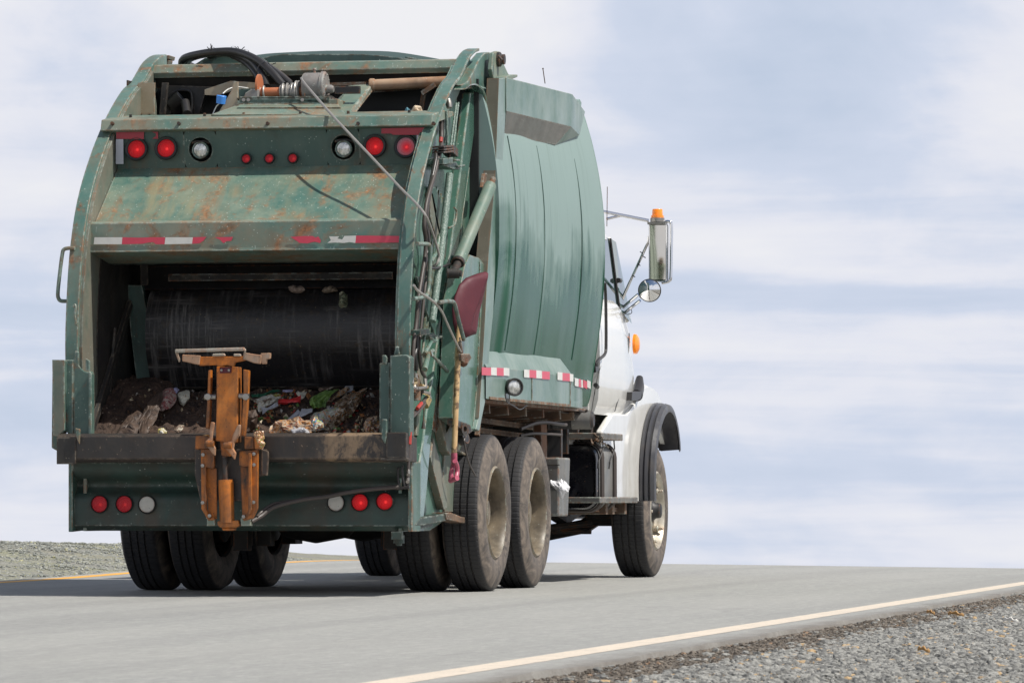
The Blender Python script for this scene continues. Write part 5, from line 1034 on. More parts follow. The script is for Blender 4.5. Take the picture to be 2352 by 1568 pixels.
b.tube(curve([at(1426,715,Y=5.3),at(1440,722,Y=5.3),at(1451,718,Y=5.3),at(1449,708,Y=5.3)],4),.003,5); RP_('cable_ties',b,'hose')
def rr2(x0,x1,y0,y1,r,Y,n=5):
    o=[]
    for cx,cy,a0 in ((x1-r,y0+r,-90),(x1-r,y1-r,0),(x0+r,y1-r,90),(x0+r,y0+r,180)):
        for i in range(n+1): a=math.radians(a0+90*i/n); o.append(at(cx+r*math.cos(a),cy+r*math.sin(a),Y=Y))
    return o
b=MB(); b.prism(rr2(1491,1532,513,646,6,YM),(0,.07,0)); RP_('mirror_housing',b,'hose',bev=.01)
b=MB(); b.tube(rr2(1492,1531,514,645,6,YM-.004),.008,6,closed=True); RP_('mirror_rim',b,'chrome',smooth=True)
b=MB()
mp_=[at(1494,517,Y=YM-.012),at(1529,517,Y=YM-.012),at(1529,642,Y=YM-.012),at(1494,642,Y=YM-.012)]
for i in(0,3): mp_[i].y-=.0093
b.add(mp_,[(0,1,2,3)]); g_=RP_('mirror_glass',b,'mirror')
c=at(1492,667,Y=YM-.05)
b=MB(); b.lathe([(.05,0),(.045,.05),(.02,.088),(.0,.092),(-.004,.088),(-.002,.084)],c,(.05,-1,-.05),32); b.lathe([(0,.0)],c,(0,1,0)) if 0 else None
b=MB(); ax=Vector((.06,-1,-.12)); b.lathe([(-.05,0),(-.045,.05),(-.015,.085),(.0,.0905),(.006,.088),(.006,.083)],c,ax,36); RP_('convex_mirror_shell',b,'hose',smooth=True)
b=MB(); b.lathe([(.004,.086)]+[(.004+.03*(1-(r/.086)**2),r) for r in (.075,.064,.053,.042,.03,.02,.01,.001)],c,ax,36); RP_('convex_mirror_glass',b,'mirror2',smooth=True)
b=MB(); b.tube([c+Vector((0,.04,0)),at(1470,683,Y=YM)],.012,8); RP_('convex_mount',b,'chrome')
BC=empty('beacon',at(1510,507,Y=YM),parent=T)
b=MB(); b.lathe([(0,0),(0,.055),(.03,.055),(.035,.045),(.035,0)],(0,0,-.01),(0,0,1),24); b.box(-.07,.07,-.05,.05,-.03,-.012); b.build('base','steel',BC,smooth=True)
b=MB(); b.lathe([(.025,.050),(.05,.050),(.052,.042),(.095,.040),(.10,.036),(.10,0)],(0,0,-.01),(0,0,1),28); b.build('amber_dome','amber',BC,smooth=True)
# ---- wheels
def tyre_bm(w,R_=.5235):
    h=w/2; pr=[(-h+.02,.300),(-h+.003,.34),(-h-.004,.40),(-h+.004,.455),(-h+.018,.487),(-h+.026,.505),(-h+.036,.5175)]
    g=[]; xs=np.linspace(-h+.045,h-.045,5); 
    pr2=[(-h+.045,R_-.002)]
    for i in range(1,4):
        x_=xs[i]; pr2+=[(x_-.007,R_),(x_-.005,R_-.013),(x_+.005,R_-.013),(x_+.007,R_)]
    pr2+=[(h-.045,R_-.002)]
    pr=pr+pr2+[(-a,r) for a,r in pr[::-1]]
    b=MB(); b.lathe(pr,(0,0,0),(1,0,0),72); return b
def make_wheel(kind):
    # local axis: +x points outward
    e_=empty('wheel',(0,0,0)); w_=.285
    tyre_bm(w_ if kind!='front' else .30).build('tyre','tyre',e_,smooth=True)
    if kind=='outer':
        b=MB(); b.lathe([(.128,.312),(.140,.300),(.128,.290),(.10,.284),(.02,.278),(-.06,.270),(-.09,.262),(-.10,.245)],(0,0,0),(1,0,0),56); b.build('rim','rim',e_,smooth=True)
        b=MB(); b.lathe([(-.10,.262),(-.095,.22),(-.06,.185),(-.035,.165),(-.035,.12)],(0,0,0),(1,0,0),48)
        b.build('disc','rim',e_,smooth=True)
        b=MB(); b.lathe([(-.04,.12),(.0,.115),(.05,.10),(.075,.085),(.08,.0)],(0,0,0),(1,0,0),30)
        for k in range(10): a=2*PI*k/10; b.lathe([(-.035,.017),(-.01,.017),(-.008,.0)],(0,.142*math.cos(a),.142*math.sin(a)),(1,0,0),6)
        b.build('hub','rim',e_,smooth=True)
    elif kind=='inner':
        b=MB(); b.lathe([(-.135,.30),(-.12,.285),(.0,.278),(.09,.265),(.1,.2),(.1,0)],(0,0,0),(1,0,0),40); b.build('rim','chassis',e_,smooth=True)
        b=MB(); b.lathe([(-.14,0),(-.14,.2),(-.05,.21),(.08,.2)],(0,0,0),(1,0,0),30); b.build('brake_drum','chassis',e_,smooth=True)
    else:
        b=MB(); b.lathe([(.135,.312),(.147,.300),(.135,.290),(.10,.284),(.08,.275),(.06,.262)],(0,0,0),(1,0,0),56); b.lathe([(-.148,.31),(-.14,.285),(.06,.262)],(0,0,0),(1,0,0),40)
        b.build('rim','rimcream',e_,smooth=True)
        b=MB()
        for k in range(5):   # five cast spokes
            a=2*PI*k/5+.3; d=Vector((0,math.cos(a),math.sin(a))); t=Vector((0,-math.sin(a),math.cos(a)))
            q=[d*.09+t*.05,d*.26+t*.035,d*.26-t*.035,d*.09-t*.05]; b.add([(.085+.02,v.y,v.z) if i in(0,3) else (.075,v.y,v.z) for i,v in enumerate(q)]+[(.05,v.y,v.z) for v in q],[(0,1,2,3),(0,1,5,4),(1,2,6,5),(2,3,7,6),(3,0,4,7),(4,5,6,7)])
            b.lathe([(.07,.03),(.11,.028),(.115,.0)],tuple(d*.255),(1,0,0),10)
            b.lathe([(.11,.014),(.15,.012),(.15,0)],tuple(d*.255),(1,0,0),8)
        b.build('spokes','rimcream',e_,bev=.006)
        b=MB(); b.lathe([(-.1,.12),(.08,.115),(.10,.09),(.13,.062),(.165,.058),(.172,.05),(.175,0)],(0,0,0),(1,0,0),28); b.build('hub','black',e_,smooth=True)
    return e_
def dupw(src,x_,y,outward,rot=0):
    r=src.copy(); col.objects.link(r); r.location=(x_,y,.5235); r.rotation_euler=(rot,0,0 if outward>0 else PI); r.parent=T; r['group']='wheels of the truck'
    for ch in list(src.children): c=ch.copy(); col.objects.link(c); c.parent=r
    return r
protos={k:make_wheel(k) for k in('outer','inner','front')}
first=True
for s in(1,-1):
    for Y in(0,1.35):
        dupw(protos['outer'],s*1.105,Y,s,random.uniform(0,6)); dupw(protos['inner'],s*.775,Y,s,random.uniform(0,6))
    dupw(protos['front'],s*1.045,6.3,s,.35)
for p in protos.values():
    for ch in list(p.children): bpy.data.objects.remove(ch)
    bpy.data.objects.remove(p)
b=MB()
for s in(-1,1): b.lathe([(0,0),(0,.09),(.3,.09),(.3,0)],(s*.75,6.3,.5235),(s,0,0),14)
CP('stub_axle',b,'chassis')
# ---- orange container lifter
LF=empty('container_lifter',(-.05,-2.25,.45),parent=T)
LI=Matrix.Translation((.05,2.25,-.45))
def LP(n,pls,m,bev=.005,extra=None,smooth=False):
    b=MB()
    for pts,Y,th in pls: b.prism(AY(pts,Y),(0,th,0))
    if extra: extra(b)
    o=b.build(n,m,None,bev=bev,smooth=smooth); o.parent=LF; o.matrix_parent_inverse=LI; return o
LP('lift_arm',[([(497,842),(546,842),(546,900),(545,1016),(528,1018),(495,1012),(497,930)],-2.36,.10),([(505,1012),(535,1012),(530,1048),(508,1046)],-2.34,.06)],'orange',.006)
LP('cross_plate',[([(453,819),(559,818),(562,828),(540,832),(536,842),(520,838),(500,842),(497,838),(457,840)],-2.40,.03)],'orange')
LP('hook_plate',[([(418,814),(440,815),(460,816),(457,838),(446,836),(418,829)],-2.42,.02),([(560,809),(590,814),(600,815),(598,836),(584,834),(562,826),(558,815)],-2.42,.02),([(598,811),(621,810),(620,824),(612,825),(612,836),(600,836),(598,822)],-2.40,.03)],'orange_worn')
def eb(b): b.bar(at(403,806,Y=-2.46),at(562,801.5,Y=-2.46),.03,.022); b.bar(at(404,806,Y=-2.46),at(413,830,Y=-2.40),.012,.02); b.bar(at(563,802,Y=-2.46),at(561,825,Y=-2.40),.012,.02); b.prism(AY([(488,812),(514,811),(517,817),(486,818)],-2.43),(0,.03,0)); b.prism(AY([(536,812),(551,812),(553,818),(536,818)],-2.42),(0,.03,0))
LP('latch_bar',[],'wornbar',.006,eb)
LP('maroon_block',[([(504,843),(532,842),(531,856),(505,857)],-2.372,.01)],'maroon',.003)
def ebolt(b):
    for x_ in(509,526): b.lathe([(0,.008),(.006,.008),(.008,0)],at(x_,850,Y=-2.374),(0,-1,0),8)
LP('block_bolts',[],'steel',0,ebolt)
LP('side_link',[([(478,850),(484,849),(483,915),(480,985),(472,984),(476,910)],-2.35,.05),([(558,848),(571,850),(569,900),(567,940),(561,1002),(553,1000),(559,900)],-2.35,.05)],'orange')
def es(b):
    for a,c_ in (((470,911),(497,911)),((545,909),(572,909))): b.tube([at(*a,Y=-2.33),at(*c_,Y=-2.33)],.018,12)
    for x_ in(478,565): b.lathe([(0,.022),(.012,.022),(.013,0)],at(x_,911,Y=-2.35),(0,-1,0),12)
LP('pivot_bolt',[],'steel',.003,es)
LP('clevis_hook',[([(484,968),(492,970),(488,990),(486,1012),(494,1030),(493,1047),(486,1040),(474,1022),(474,1010),(481,1005),(480,990)],-2.42,.03),([(546,975),(552,975),(549,1000),(538,1015),(535,1030),(541,1040),(538,1055),(530,1044),(516,1028),(516,1018),(532,1012),(534,998)],-2.42,.03)],'orange_worn',.006)
def eh(b):
    for x_,y_ in((481,1018),(522,1022)): b.tube([at(x_-8,y_,Y=-2.43),at(x_+10,y_+1,Y=-2.43)],.020,12)
LP('clevis_pin',[],'orange',.002,eh,True)
LP('shoulder_block',[([(449,1000),(470,1000),(490,1006),(490,1030),(447,1031)],-2.34,.08),([(561,1002),(583,1004),(583,1031),(561,1031)],-2.34,.08),([(583,994),(600,992),(600,1004),(597,1031),(584,1031)],-2.35,.08)],'orange')
LP('guide_channel',[([(461,1031),(492,1031),(492,1072),(486,1076),(473,1072),(473,1168),(481,1190),(492,1186),(492,1194),(478,1195),(462,1168)],-2.33,.03),([(549,1036),(592,1032),(591,1168),(580,1190),(560,1196),(554,1186),(566,1180),(575,1160),(575,1070),(560,1072),(549,1068)],-2.33,.03),([(570,1040),(577,1040),(577,1170),(570,1185)],-2.36,.03)],'orange',.004)
LP('channel_web',[([(473,1072),(498,1075),(498,1192),(478,1190)],-2.28,.01),([(552,1070),(576,1070),(574,1180),(556,1188)],-2.28,.01)],'orange',.003)
def eb2(b):
    for x_,y_ in((467,1044),(466,1069),(466,1154),(584,1042),(584,1067),(583,1153),(482,1184),(560,1186)): b.lathe([(0,.012),(.012,.012),(.014,0)],at(x_,y_,Y=-2.335),(0,-1,0),6)
LP('channel_bolts',[],'steel',0,eb2)
LP('channel_foot',[([(475,1190),(494,1191),(493,1207),(475,1207)],-2.32,.05),([(552,1189),(576,1186),(576,1207),(553,1207)],-2.32,.05)],'cyl',.004)
def ecy(b):
    a=at(519,1101,Y=-2.31); c_=at(522,1200,Y=-2.31); b.lathe([(0,0),(0,.046),(.02,.048),((a-c_).length,.046),((a-c_).length+.002,0)],a,c_-a,24)
LP('lift_cylinder_barrel',[],'orange',0,ecy,True)
LP('cylinder_base',[([(499,1196),(546,1194),(549,1206),(540,1211),(505,1211),(499,1205)],-2.34,.08),([(508,1211),(540,1211),(538,1218),(512,1218)],-2.32,.05)],'orange',.006)
def erod(b): b.tube([at(516,1047,Y=-2.31),at(519,1102,Y=-2.31)],.018,12)
LP('cylinder_rod',[],'black',0,erod,True)
LP('mount_backing',[([(447,1031),(612,1031),(612,1090),(592,1095),(590,1150),(460,1150),(447,1090)],-2.262,.03),([(600,1030),(616,1036),(617,1050),(614,1092),(600,1090)],-2.30,.02)],'sill')
b=MB(); b.tube(curve([at(915,1118,Y=-2.05),at(860,1122,Y=-2.1),at(800,1130,Y=-2.08),at(750,1140,Y=-2.06),at(690,1148,Y=-2.10),at(630,1164,Y=-2.16),at(600,1185,Y=-2.22),at(577,1198,Y=-2.3)],6),.014,8); b.tube(curve([at(690,1148,Y=-2.08),at(655,1152,Y=-2.1),at(625,1158,Y=-2.15),at(600,1176,Y=-2.2),at(590,1186,Y=-2.26)],5),.009,8); P('lifter_hose',b,'hose_old',smooth=True)
b=MB(); b.tube(curve([at(x_,y_,Y=-2.02) for x_,y_ in((918,1074),(914,1080),(916,1110),(920,1125))],4),.008,6); b.tube(curve([at(x_,y_,Y=-2.02) for x_,y_ in((926,1068),(924,1080),(928,1110),(934,1122),(938,1100))],4),.008,6); b.tube([at(910,1122,Y=-2.03),at(940,1118,Y=-2.03)],.010,8); P('hose_loop',b,'hose',smooth=True)
# ================================================================== things that ride on the truck
# shovel
SH=empty('scoop_shovel',at(1042,1100,X=1.22),label='maroon plastic scoop shovel with wooden shaft hanging upside down on the tailgate side',cat='shovel')
SI=Matrix.Translation(-SH.location)
def SP(n,b,m,**k):
    o=b.build(n,m,None,**k); o.parent=SH; o.matrix_parent_inverse=SI; return o
outl=[(1112,624),(1096,628),(1070,638),(1054,654),(1044,680),(1038,710),(1040,740),(1046,765),(1062,778),(1078,771),(1088,768),(1091,752),(1094,720),(1101,682),(1109,645)]
mid=[(1100,655),(1085,690),(1072,720),(1066,750)]
def PB(px,py,off=0): return at(px,py,X=1.195+.13*(px-1038)/74.)+Vector((.96,-.28,0))*off
ridge=[(1103,640),(1088,690),(1074,722),(1066,756)]
def nearest(px,py): y=min(max(py,640),756); return (float(np.interp(y,[q[1] for q in ridge],[q[0] for q in ridge])),y)
b=MB(); V=[]; R2=[]
for k_ in range(len(outl)):
    p0,p1=outl[k_],outl[(k_+1)%len(outl)]
    for t_ in (0,.34,.67): R2.append((p0[0]+(p1[0]-p0[0])*t_,p0[1]+(p1[1]-p0[1])*t_))
ring=len(R2)
for f,dx in ((1,0),(.98,.010),(.93,.022),(.75,.038),(.4,.048),(.1,.052),(0,.053)):
    for p in R2: q=nearest(*p); V.append(PB(q[0]+(p[0]-q[0])*f,q[1]+(p[1]-q[1])*f,dx))
fs=[(i*ring+j,i*ring+(j+1)%ring,(i+1)*ring+(j+1)%ring,(i+1)*ring+j) for i in range(6) for j in range(ring)]
b.add(V,fs); o=SP('blade',b,'maroon',smooth=True); q=o.modifiers.new('t','SOLIDIFY'); q.thickness=.006
b=MB(); a=at(1054,765,X=1.25); c_=at(1043,1047,X=1.25); b.tube([at(1056,745,X=1.25),a,a.lerp(c_,.5),c_],[.0165,.018,.0185,.018],14); SP('shaft',b,'wood',smooth=True)
b=MB(); b.tube([at(1043,1040,X=1.25),at(1043,1058,X=1.25),at(1044,1064,X=1.25)],.020,14); b.tube(curve(AX([(1045,1058),(1049,1070),(1050,1083),(1048,1095)],1.27),5),.016,10); b.tube(curve(AX([(1042,1060),(1039,1075),(1036,1090),(1036,1101)],1.235),5),.016,10); b.tube([at(1050,1097,X=1.28),at(1034,1103,X=1.225)],.018,12); SP('grip',b,'pink',smooth=True)
# refuse in the hopper
def zheap(x_,y):
    t=(y+2.08)/1.12
    z=.985+.325*smooth01((t+.05)/.95)
    z+=.03*mnoise.noise(Vector((x_*4,y*4,1)))+.025*mnoise.noise(Vector((x_*12,y*12,4)))+.02*mnoise.noise(Vector((x_*30,y*30,7)))
    if t<.12: z=min(z,1.012)
    return z+.10*smooth01((-.55-x_)/.3)*smooth01((t-.2)*2)
def on_heap(px,py):
    y=-2.02
    while y<-.98:
        p=at(px,py,Y=y)
        if p.z<=zheap(p.x,y): return y
        y+=.01
    return -1.0
b=MB(); nx,ny=150,80; vs=[]
for j in range(ny+1):
    for i in range(nx+1):
        x_=-1.015+2.03*i/nx; y=-2.08+1.12*j/ny; vs.append((x_,y,zheap(x_,y)))
b.add(vs,[(j*(nx+1)+i,j*(nx+1)+i+1,(j+1)*(nx+1)+i+1,(j+1)*(nx+1)+i) for j in range(ny) for i in range(nx)]); 
tag(b.build('refuse_heap','trash',smooth=False),'brown rotting refuse heaped in the open hopper','refuse',kind='stuff')
def crumple(name,pts,Y,depth,m,label,cat,amp=.02,seed=0,bulge=.03,fine=7,tilt=.0,auto=True):
    """crumpled sheet filling an outline: grid clipped to polygon in the plane, displaced by folds"""
    ym=max(p[1] for p in pts)
    yn=min(p[1] for p in pts); xc=sum(p[0] for p in pts)/len(pts)
    if auto and 880<ym<1003 and name!='brown_paper_bag':
        yb=min(on_heap(xx,ym) for xx in (xc,pts[0][0],pts[len(pts)//2][0])); yt=on_heap(xc,yn); Y=.5*(yb+yt)-.12
        zb=at(xc,ym,Y=yb).z; zt=at(xc,yn,Y=yt).z; tilt=max(0,min(1.6,(yt-yb)/max(.05,zt-zb)))
    if auto and Y<-1.3 and 880<ym<1003:
        xm_=sum(p[0] for p in pts)/len(pts); y2_=sum(p[1] for p in pts)/len(pts); pts=[(xm_+(p[0]-xm_)*1.15,y2_+(p[1]-y2_)*1.15) for p in pts]
    P3=AY(pts,Y); cx=sum(p.x for p in P3)/len(P3); cz=sum(p.z for p in P3)/len(P3)
    rings=7; V=[]; n_=len(P3); sub=4; R_=[]
    for i in range(n_):
        for k in range(sub): R_.append(P3[i].lerp(P3[(i+1)%n_],k/sub))
    n_=len(R_)
    for r in range(rings+1):
        f=1-r/rings
        for p in R_:
            x_=cx+(p.x-cx)*f; z=cz+(p.z-cz)*f
            d=amp*(mnoise.noise(Vector((x_*fine*2.2+seed,z*fine*2.2,seed)))*1.2+abs(mnoise.noise(Vector((x_*fine*5,z*fine*5,seed+3))))*.9)
            V.append((x_+d*.3,Y-bulge*(1-f*f)-d+(z-cz)*tilt,z+d*.3))
    b=MB(); b.add(V,[(r*n_+j,r*n_+(j+1)%n_,(r+1)*n_+(j+1)%n_,(r+1)*n_+j) for r in range(rings) for j in range(n_)])
    o=b.build(name,m,smooth=False); q=o.modifiers.new('t','SOLIDIFY'); q.thickness=depth; q.offset=0
    return tag(o,label,cat)
zx=lambda X:(900+X/4.276)*.6125; zy=lambda Y_:(1400+Y_/4.276)*.6125
def Z(*a): return [(zx(a[i]),zy(a[i+1])) for i in range(0,len(a),2)]
zx2=lambda X:(340+X/4.704)*.6125; zy2=lambda Y_:(1400+Y_/4.704)*.6125
def Z2(*a): return [(zx2(a[i]),zy2(a[i+1])) for i in range(0,len(a),2)]
mbag=patterned('printed_bag',[(.34,.40,.12),(.42,.36,.16),(.30,.34,.26),(.48,.46,.40),(.50,.20,.06),(.08,.24,.42),(.32,.36,.12)],16); 
mbag2=patterned('clear_stained_bag',[(.08,.05,.03),(.20,.12,.06),(.13,.08,.05),(.36,.31,.24),(.34,.16,.06),(.10,.06,.04)],13,.25)
mpap=patterned('stained_paper',[(.30,.28,.24),(.52,.50,.44),(.42,.38,.30),(.16,.11,.08),(.36,.32,.24)],10,.6)
mgrn=patterned('green_plastic',[(.08,.15,.03),(.14,.24,.05),(.17,.28,.08),(.10,.18,.04)],18,.4)
mred=mat('red_packet',(.55,.03,.03),.4); mdg=mat('dark_green_plastic',(.02,.11,.06),.4); mgy=mat('grey_plastic_film',(.38,.38,.40),.4); mor=patterned('orange_scraps',[(.30,.12,.04),(.45,.22,.08),(.40,.33,.25),(.16,.06,.03),(.35,.14,.1)],22,.5)
mcard=patterned('wet_cardboard',[(.05,.031,.022),(.075,.047,.032),(.06,.038,.027),(.035,.022,.016)],8,.6); mpk=patterned('pink_white_tray',[(.45,.36,.30),(.28,.10,.09),(.4,.3,.25),(.20,.06,.06),(.5,.45,.38)],14,.4)
myel=patterned('yellow_white_wrapper',[(.48,.44,.10),(.55,.52,.45),(.35,.30,.08),(.10,.07,.05)],20,.5); mlil=mat('lilac_film',(.38,.36,.52),.4); mcream=patterned('cream_wad',[(.50,.45,.33),(.62,.58,.46),(.40,.30,.2)],9,.6)
crumple('printed_bag',Z(1170,660,1260,640,1360,560,1480,560,1500,640,1420,760,1400,880,1290,920,1170,890,1150,780),-1.95,.004,mbag,'green and blue printed plastic bag pressed at the front of the refuse','bag',.03,1,.10)
crumple('stained_bag',Z(1480,480,1640,340,1850,290,1830,480,1790,650,1650,800,1560,930,1300,950,1400,800,1500,640),-1.80,.004,mbag2,'large see-through bag with brown stains to the right of the printed bag','bag',.05,2,.10)
crumple('green_bag',Z(1150,420,1240,330,1400,270,1490,270,1440,350,1390,440,1330,550,1250,560,1190,530,1160,480),-1.62,.004,mgrn,'crumpled bright green plastic bag on the refuse','bag',.045,3,.06)
crumple('orange_scraps',Z(1400,460,1500,370,1640,240,1700,260,1640,350,1560,400,1500,470),-1.55,.004,mor,'orange and white scraps above the large stained bag','scraps',.04,4,.04)
crumple('white_tray',Z(980,570,1130,570,1145,620,980,715),-1.86,.004,mgy,'flat white corner of a tray left of the printed bag','tray',.012,5,.01)
crumple('grey_film',Z(880,590,940,640,900,700,800,790,760,780,830,660),-1.90,.003,mgy,'thin grey strip of plastic film left of the white tray','film',.02,6,.02)
crumple('white_paper',Z(200,420,300,400,440,370,560,400,600,360,560,440,470,520,400,590,360,580,310,480,230,440),-1.62,.003,mpap,'torn white paper sheet beside the lifter arm','paper',.04,7,.03)
crumple('grey_paper',Z(340,540,430,560,540,470,580,520,470,580,410,650,390,600),-1.7,.003,mgy,'grey underside of torn paper below the white sheet','paper',.02,8,.02)
crumple('green_wrapper',Z(210,340,330,370,420,300,560,270,600,290,480,330,380,380,240,390),-1.52,.003,mdg,'dark green plastic wrapper behind the torn white paper','wrapper',.03,9,.03)
crumple('red_packet',Z(640,430,740,440,850,430,930,370,945,450,850,460,770,480,650,475),-1.60,.02,mred,'bright red flat packet in the middle of the refuse','packet',.01,10,.01)
crumple('lilac_film',Z(680,265,850,262,840,290,760,310,690,290),-1.42,.003,mlil,'pale lilac film above the red packet','film',.02,11,.02)
crumple('food_wrapper',Z(890,330,1030,310,1030,400,960,450,940,370),-1.55,.003,mcream,'cream wrapper right of the red packet','wrapper',.04,12,.04)
crumple('yellow_wrapper',Z(450,350,600,330,640,340,590,380,480,385),-1.56,.003,myel,'yellow wrapper left of the red packet','wrapper',.02,13,.02)
crumple('orange_scraps',Z(540,860,640,760,760,740,900,740,1060,780,1160,860,1150,940,560,950),-1.95,.003,mor,'mixed orange food scraps behind the sill under the grey film','scraps',.06,14,.03)
crumple('striped_bag',Z(810,840,950,850,1100,930,1160,960,880,955,800,890),-2.0,.003,mgy,'striped grey plastic bag lying along the sill','bag',.03,15,.02)
crumple('red_plastic_scrap',Z(735,800,790,800,830,850,790,910,740,890),-2.02,.01,mat('dark_red_plastic',(.25,.02,.04),.4),'dark red plastic scrap at the left end of the striped bag','scrap',.02,16,.02)
crumple('orange_scraps',Z(2010,720,2120,700,2230,800,2230,930,2080,940,2000,840),-1.85,.003,mor,'brown and red scraps by the right side of the hopper','scraps',.06,17,.04)
crumple('brown_paper_bag',Z(130,620,240,600,270,700,250,860,180,890,110,800),-1.85,.004,mcard,'brown paper bag right behind the lifter arm','paper bag',.03,18,.05)
crumple('white_wrapper',Z(1250,260,1400,220,1490,240,1420,270,1300,300),-1.42,.003,mpap,'white wrapper above the bright green bag','wrapper',.03,19,.02)
crumple('paper_cup',Z(1690,230,1800,215,1810,280,1700,290),-1.45,.02,mgy,'pale grey paper cup at the top right of the refuse','cup',.02,20,.02)
crumple('meat_tray',Z2(1200,420,1250,330,1340,300,1430,380,1480,480,1440,580,1350,650,1220,640,1195,520),-1.60,.02,mpk,'pink and white soiled tray in the refuse left of the lifter','tray',.03,21,.03)
crumple('cream_wad',Z2(1550,370,1640,310,1690,330,1735,450,1700,560,1620,480,1560,420),-1.55,.02,mcream,'cream coloured wad of paper next to the soiled tray','paper',.04,22,.05)
crumple('lilac_film',Z2(1420,270,1500,250,1560,290,1520,370,1470,320),-1.45,.003,mlil,'small lilac film above the cream wad','film',.03,23,.02)
crumple('wet_cardboard',Z2(940,560,1000,400,1090,370,1130,480,1160,650,1180,800,1150,1020,1080,1090,1010,1000,930,850),-1.80,.006,mcard,'brown wet cardboard flap in the left of the refuse','cardboard',.025,24,.04)
crumple('wet_cardboard',Z2(620,780,720,680,830,740,860,900,880,1080,560,1085,570,940),-1.90,.006,mcard,'wide brown cardboard sheet at the far left of the refuse','cardboard',.025,25,.03)
crumple('yellow_wrapper',Z2(1185,1000,1250,970,1330,1020,1345,1085,1240,1085,1200,1040),-2.05,.003,myel,'yellow and white wrapper at the sill left of the lifter','wrapper',.03,26,.02)
crumple('white_paper_wad',Z2(1495,980,1540,930,1610,930,1610,1000,1560,1035,1500,1010),-2.0,.01,mpap,'small white paper wad at the sill close to the lifter','paper',.03,27,.03)
crumple('food_scrap',Z2(850,800,890,780,915,810,890,850,860,840),-1.97,.01,mcream,'tiny cream food scrap between the brown cardboard sheets','scrap',.02,28,.02)
crumple('dirty_rag',[(664,663),(676,659),(690,659),(700,667),(690,669),(670,669)],-1.15,.02,mat('dusty_pink_rag',(.22,.17,.14),.8),'dusty rag lying on the top edge of the packer blade, left one','rag',.03,29,.04)
crumple('dirty_rag',[(742,664),(752,661),(762,661),(774,667),(768,668),(748,668)],-1.15,.02,mat('dusty_rag',(.20,.16,.12),.8),'small dusty rag on the top edge of the packer blade, right one','rag',.03,30,.04)
crumple('hanging_bag_scrap',[(780,672),(788,667),(797,675),(798,700),(794,711),(784,708),(778,700),(780,690)],-1.22,.004,patterned('pale_green_scrap',[(.10,.12,.07),(.20,.22,.15),(.14,.15,.1),(.28,.27,.2)],20),'pale green scrap of bag stuck to the upper right of the packer blade','bag scrap',.05,31,.04)
crumple('food_scraps',[(590,993),(605,990),(607,1004),(602,1012),(609,1020),(603,1033),(596,1028),(590,1015),(583,998)],-2.42,.008,patterned('bright_food_scraps',[(.55,.32,.12),(.6,.45,.3),(.4,.14,.05),(.3,.35,.12),(.6,.5,.4)],40),'bright orange and cream food scraps hanging on the right shoulder of the lifter','scraps',.05,32,.02)
crumple('litter_strip',[(462,1001),(478,998),(482,1002),(470,1006)],-2.30,.006,mat('orange_string',(.7,.38,.14),.6),'orange strip of litter on the left shoulder of the lifter','litter',.02,33,.01,auto=False)
crumple('cloth_scrap',[(942,262),(948,253),(958,244),(966,250),(972,262)],-.95,.01,patterned('cream_cloth',[(.5,.42,.3),(.62,.5,.36),(.25,.35,.38)],12),'cream cloth scrap sticking up behind the header beam at its right end','cloth',.04,34,.03)
crumple('blue_scrap',[(928,262),(934,252),(940,256),(944,262)],-.95,.01,mat('teal_scrap',(.08,.22,.28),.6),'little teal scrap beside the cream cloth behind the header beam','scrap',.03,35,.02)
b=MB(); cl_=['paper_scrap','brown_scrap','orange_scrap','green_scrap','red_scrap','cream_scrap']
for k_ in range(520):
    dense=random.random()<.72
    px_=random.uniform(575,842) if dense else random.uniform(290,470) if random.random()<.7 else random.uniform(842,872); py_=random.uniform(893,996); y_=on_heap(px_,py_)-.03; p=at(px_,py_,Y=y_)
    s_=random.uniform(.008,.03)*(1 if dense else .7); u_=Vector((random.gauss(0,1),random.gauss(0,.5),random.gauss(0,.7))).normalized()*s_; w_=u_.cross(Vector((random.gauss(0,.5),-1,random.gauss(.6,.4)))).normalized()*s_*random.uniform(.4,1)
    b.cur=random.choice([0,1,1,1,2,2,3,4,5,5]) if dense else random.choice([0,1,1,1,1,5])
    b.add([p+u_,p+w_*.9+Vector((0,-.006,.004)),p-u_*.8,p-w_+Vector((0,.004,-.004)),p+Vector((0,-.012,.01))],[(0,1,4),(1,2,4),(2,3,4),(3,0,4)])
tag(b.build('mixed_litter',[mat('scrap_paper',(.34,.32,.28),.6),mat('scrap_brown',(.09,.05,.03),.7),mat('scrap_orange',(.28,.11,.035),.6),mat('scrap_green',(.12,.20,.06),.5),mat('scrap_red',(.35,.04,.03),.5),mat('scrap_cream',(.42,.34,.22),.6)]),'small mixed scraps of litter strewn over the refuse','litter',kind='stuff')
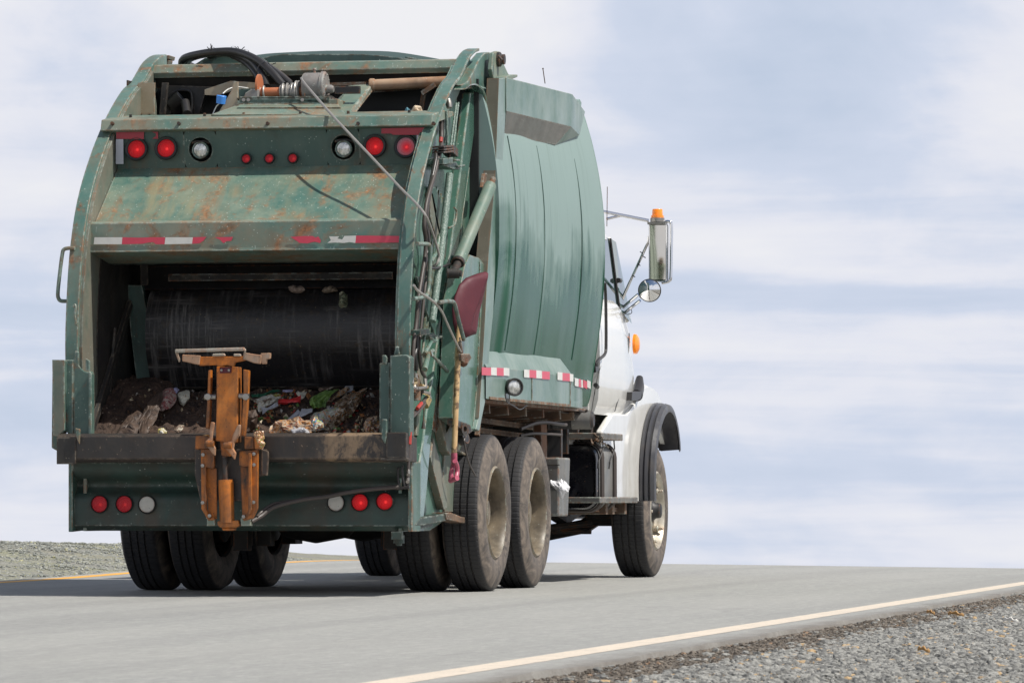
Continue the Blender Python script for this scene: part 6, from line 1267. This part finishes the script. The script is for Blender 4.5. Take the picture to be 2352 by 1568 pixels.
# white plastic bag caught on the battery box
crumple('plastic_bag',[(1264,1102),(1276,1103),(1290,1101),(1300,1106),(1309,1118),(1305,1130),(1297,1133),(1292,1145),(1284,1140),(1281,1128),(1272,1120),(1264,1112)],2.28,.003,mat('white_plastic_film',(.72,.72,.74),.25),'crumpled white plastic bag caught on the grey battery box','plastic bag',.022,40,.03)

# ---- every separate piece becomes an object of its own
def split_islands(o):
    me=o.data; bm=bmesh.new(); bm.from_mesh(me); bm.verts.ensure_lookup_table(); seen=set(); isl=[]
    for v in bm.verts:
        if v.index in seen: continue
        st=[v]; seen.add(v.index); cur=[]
        while st:
            q=st.pop(); cur.append(q.index)
            for e_ in q.link_edges:
                r=e_.other_vert(q)
                if r.index not in seen: seen.add(r.index); st.append(r)
        isl.append(cur)
    bm.free()
    if len(isl)<2 or len(isl)>40: return
    for k,idx in enumerate(isl[1:]+isl[:1]):
        keep=set(idx); nb=bmesh.new(); nb.from_mesh(me); bmesh.ops.delete(nb,geom=[v for v in nb.verts if v.index not in keep],context='VERTS')
        if k==len(isl)-1: nb.to_mesh(me); nb.free(); break
        m2=me.copy(); nb.to_mesh(m2); nb.free(); d=o.copy(); d.data=m2; col.objects.link(d)
SPLIT=['diagonal_rib','wall_stiffener','cable_coil','hinge_pin','door_trim_bar','panel_gap','side_rib','tank_strap','sill_doubler','bumper_end_plate','beam_bolts','bolts','rod_clamp','hook_plate','side_link','clevis_hook','pivot_bolt','clevis_pin','guide_channel','channel_web','channel_foot','channel_bolts','block_bolts','shoulder_block','hose_fittings','brass_elbow','weld_seam','cab_pillar','side_window','vent_window','guide_rods','antenna','step_support','cable_ties','inner_cross_bars','hydraulic_elbow','cab_seat','wire_hook','side_guard_box','hose_loop','rod_bracket','frame_rail','outer_web','underbody_lines','lamp_wire','crossmember_plate','white_wire','lifter_hose','cross_plate','mount_backing','spokes','hinge_bracket','stub_axle']
REN={'beam_bolts':'bolt','bolts':'bolt','channel_bolts':'bolt','block_bolts':'bolt','cable_ties':'cable_tie','guide_rods':'guide_rod','hose_fittings':'hose_fitting','inner_cross_bars':'inner_cross_bar','underbody_lines':'underbody_line','spokes':'spoke'}
for o in list(col.objects):
    nm=o.name.split('.')[0]
    if o.type=='MESH' and nm in SPLIT:
        if nm in REN: o.name=REN[nm]
        split_islands(o)
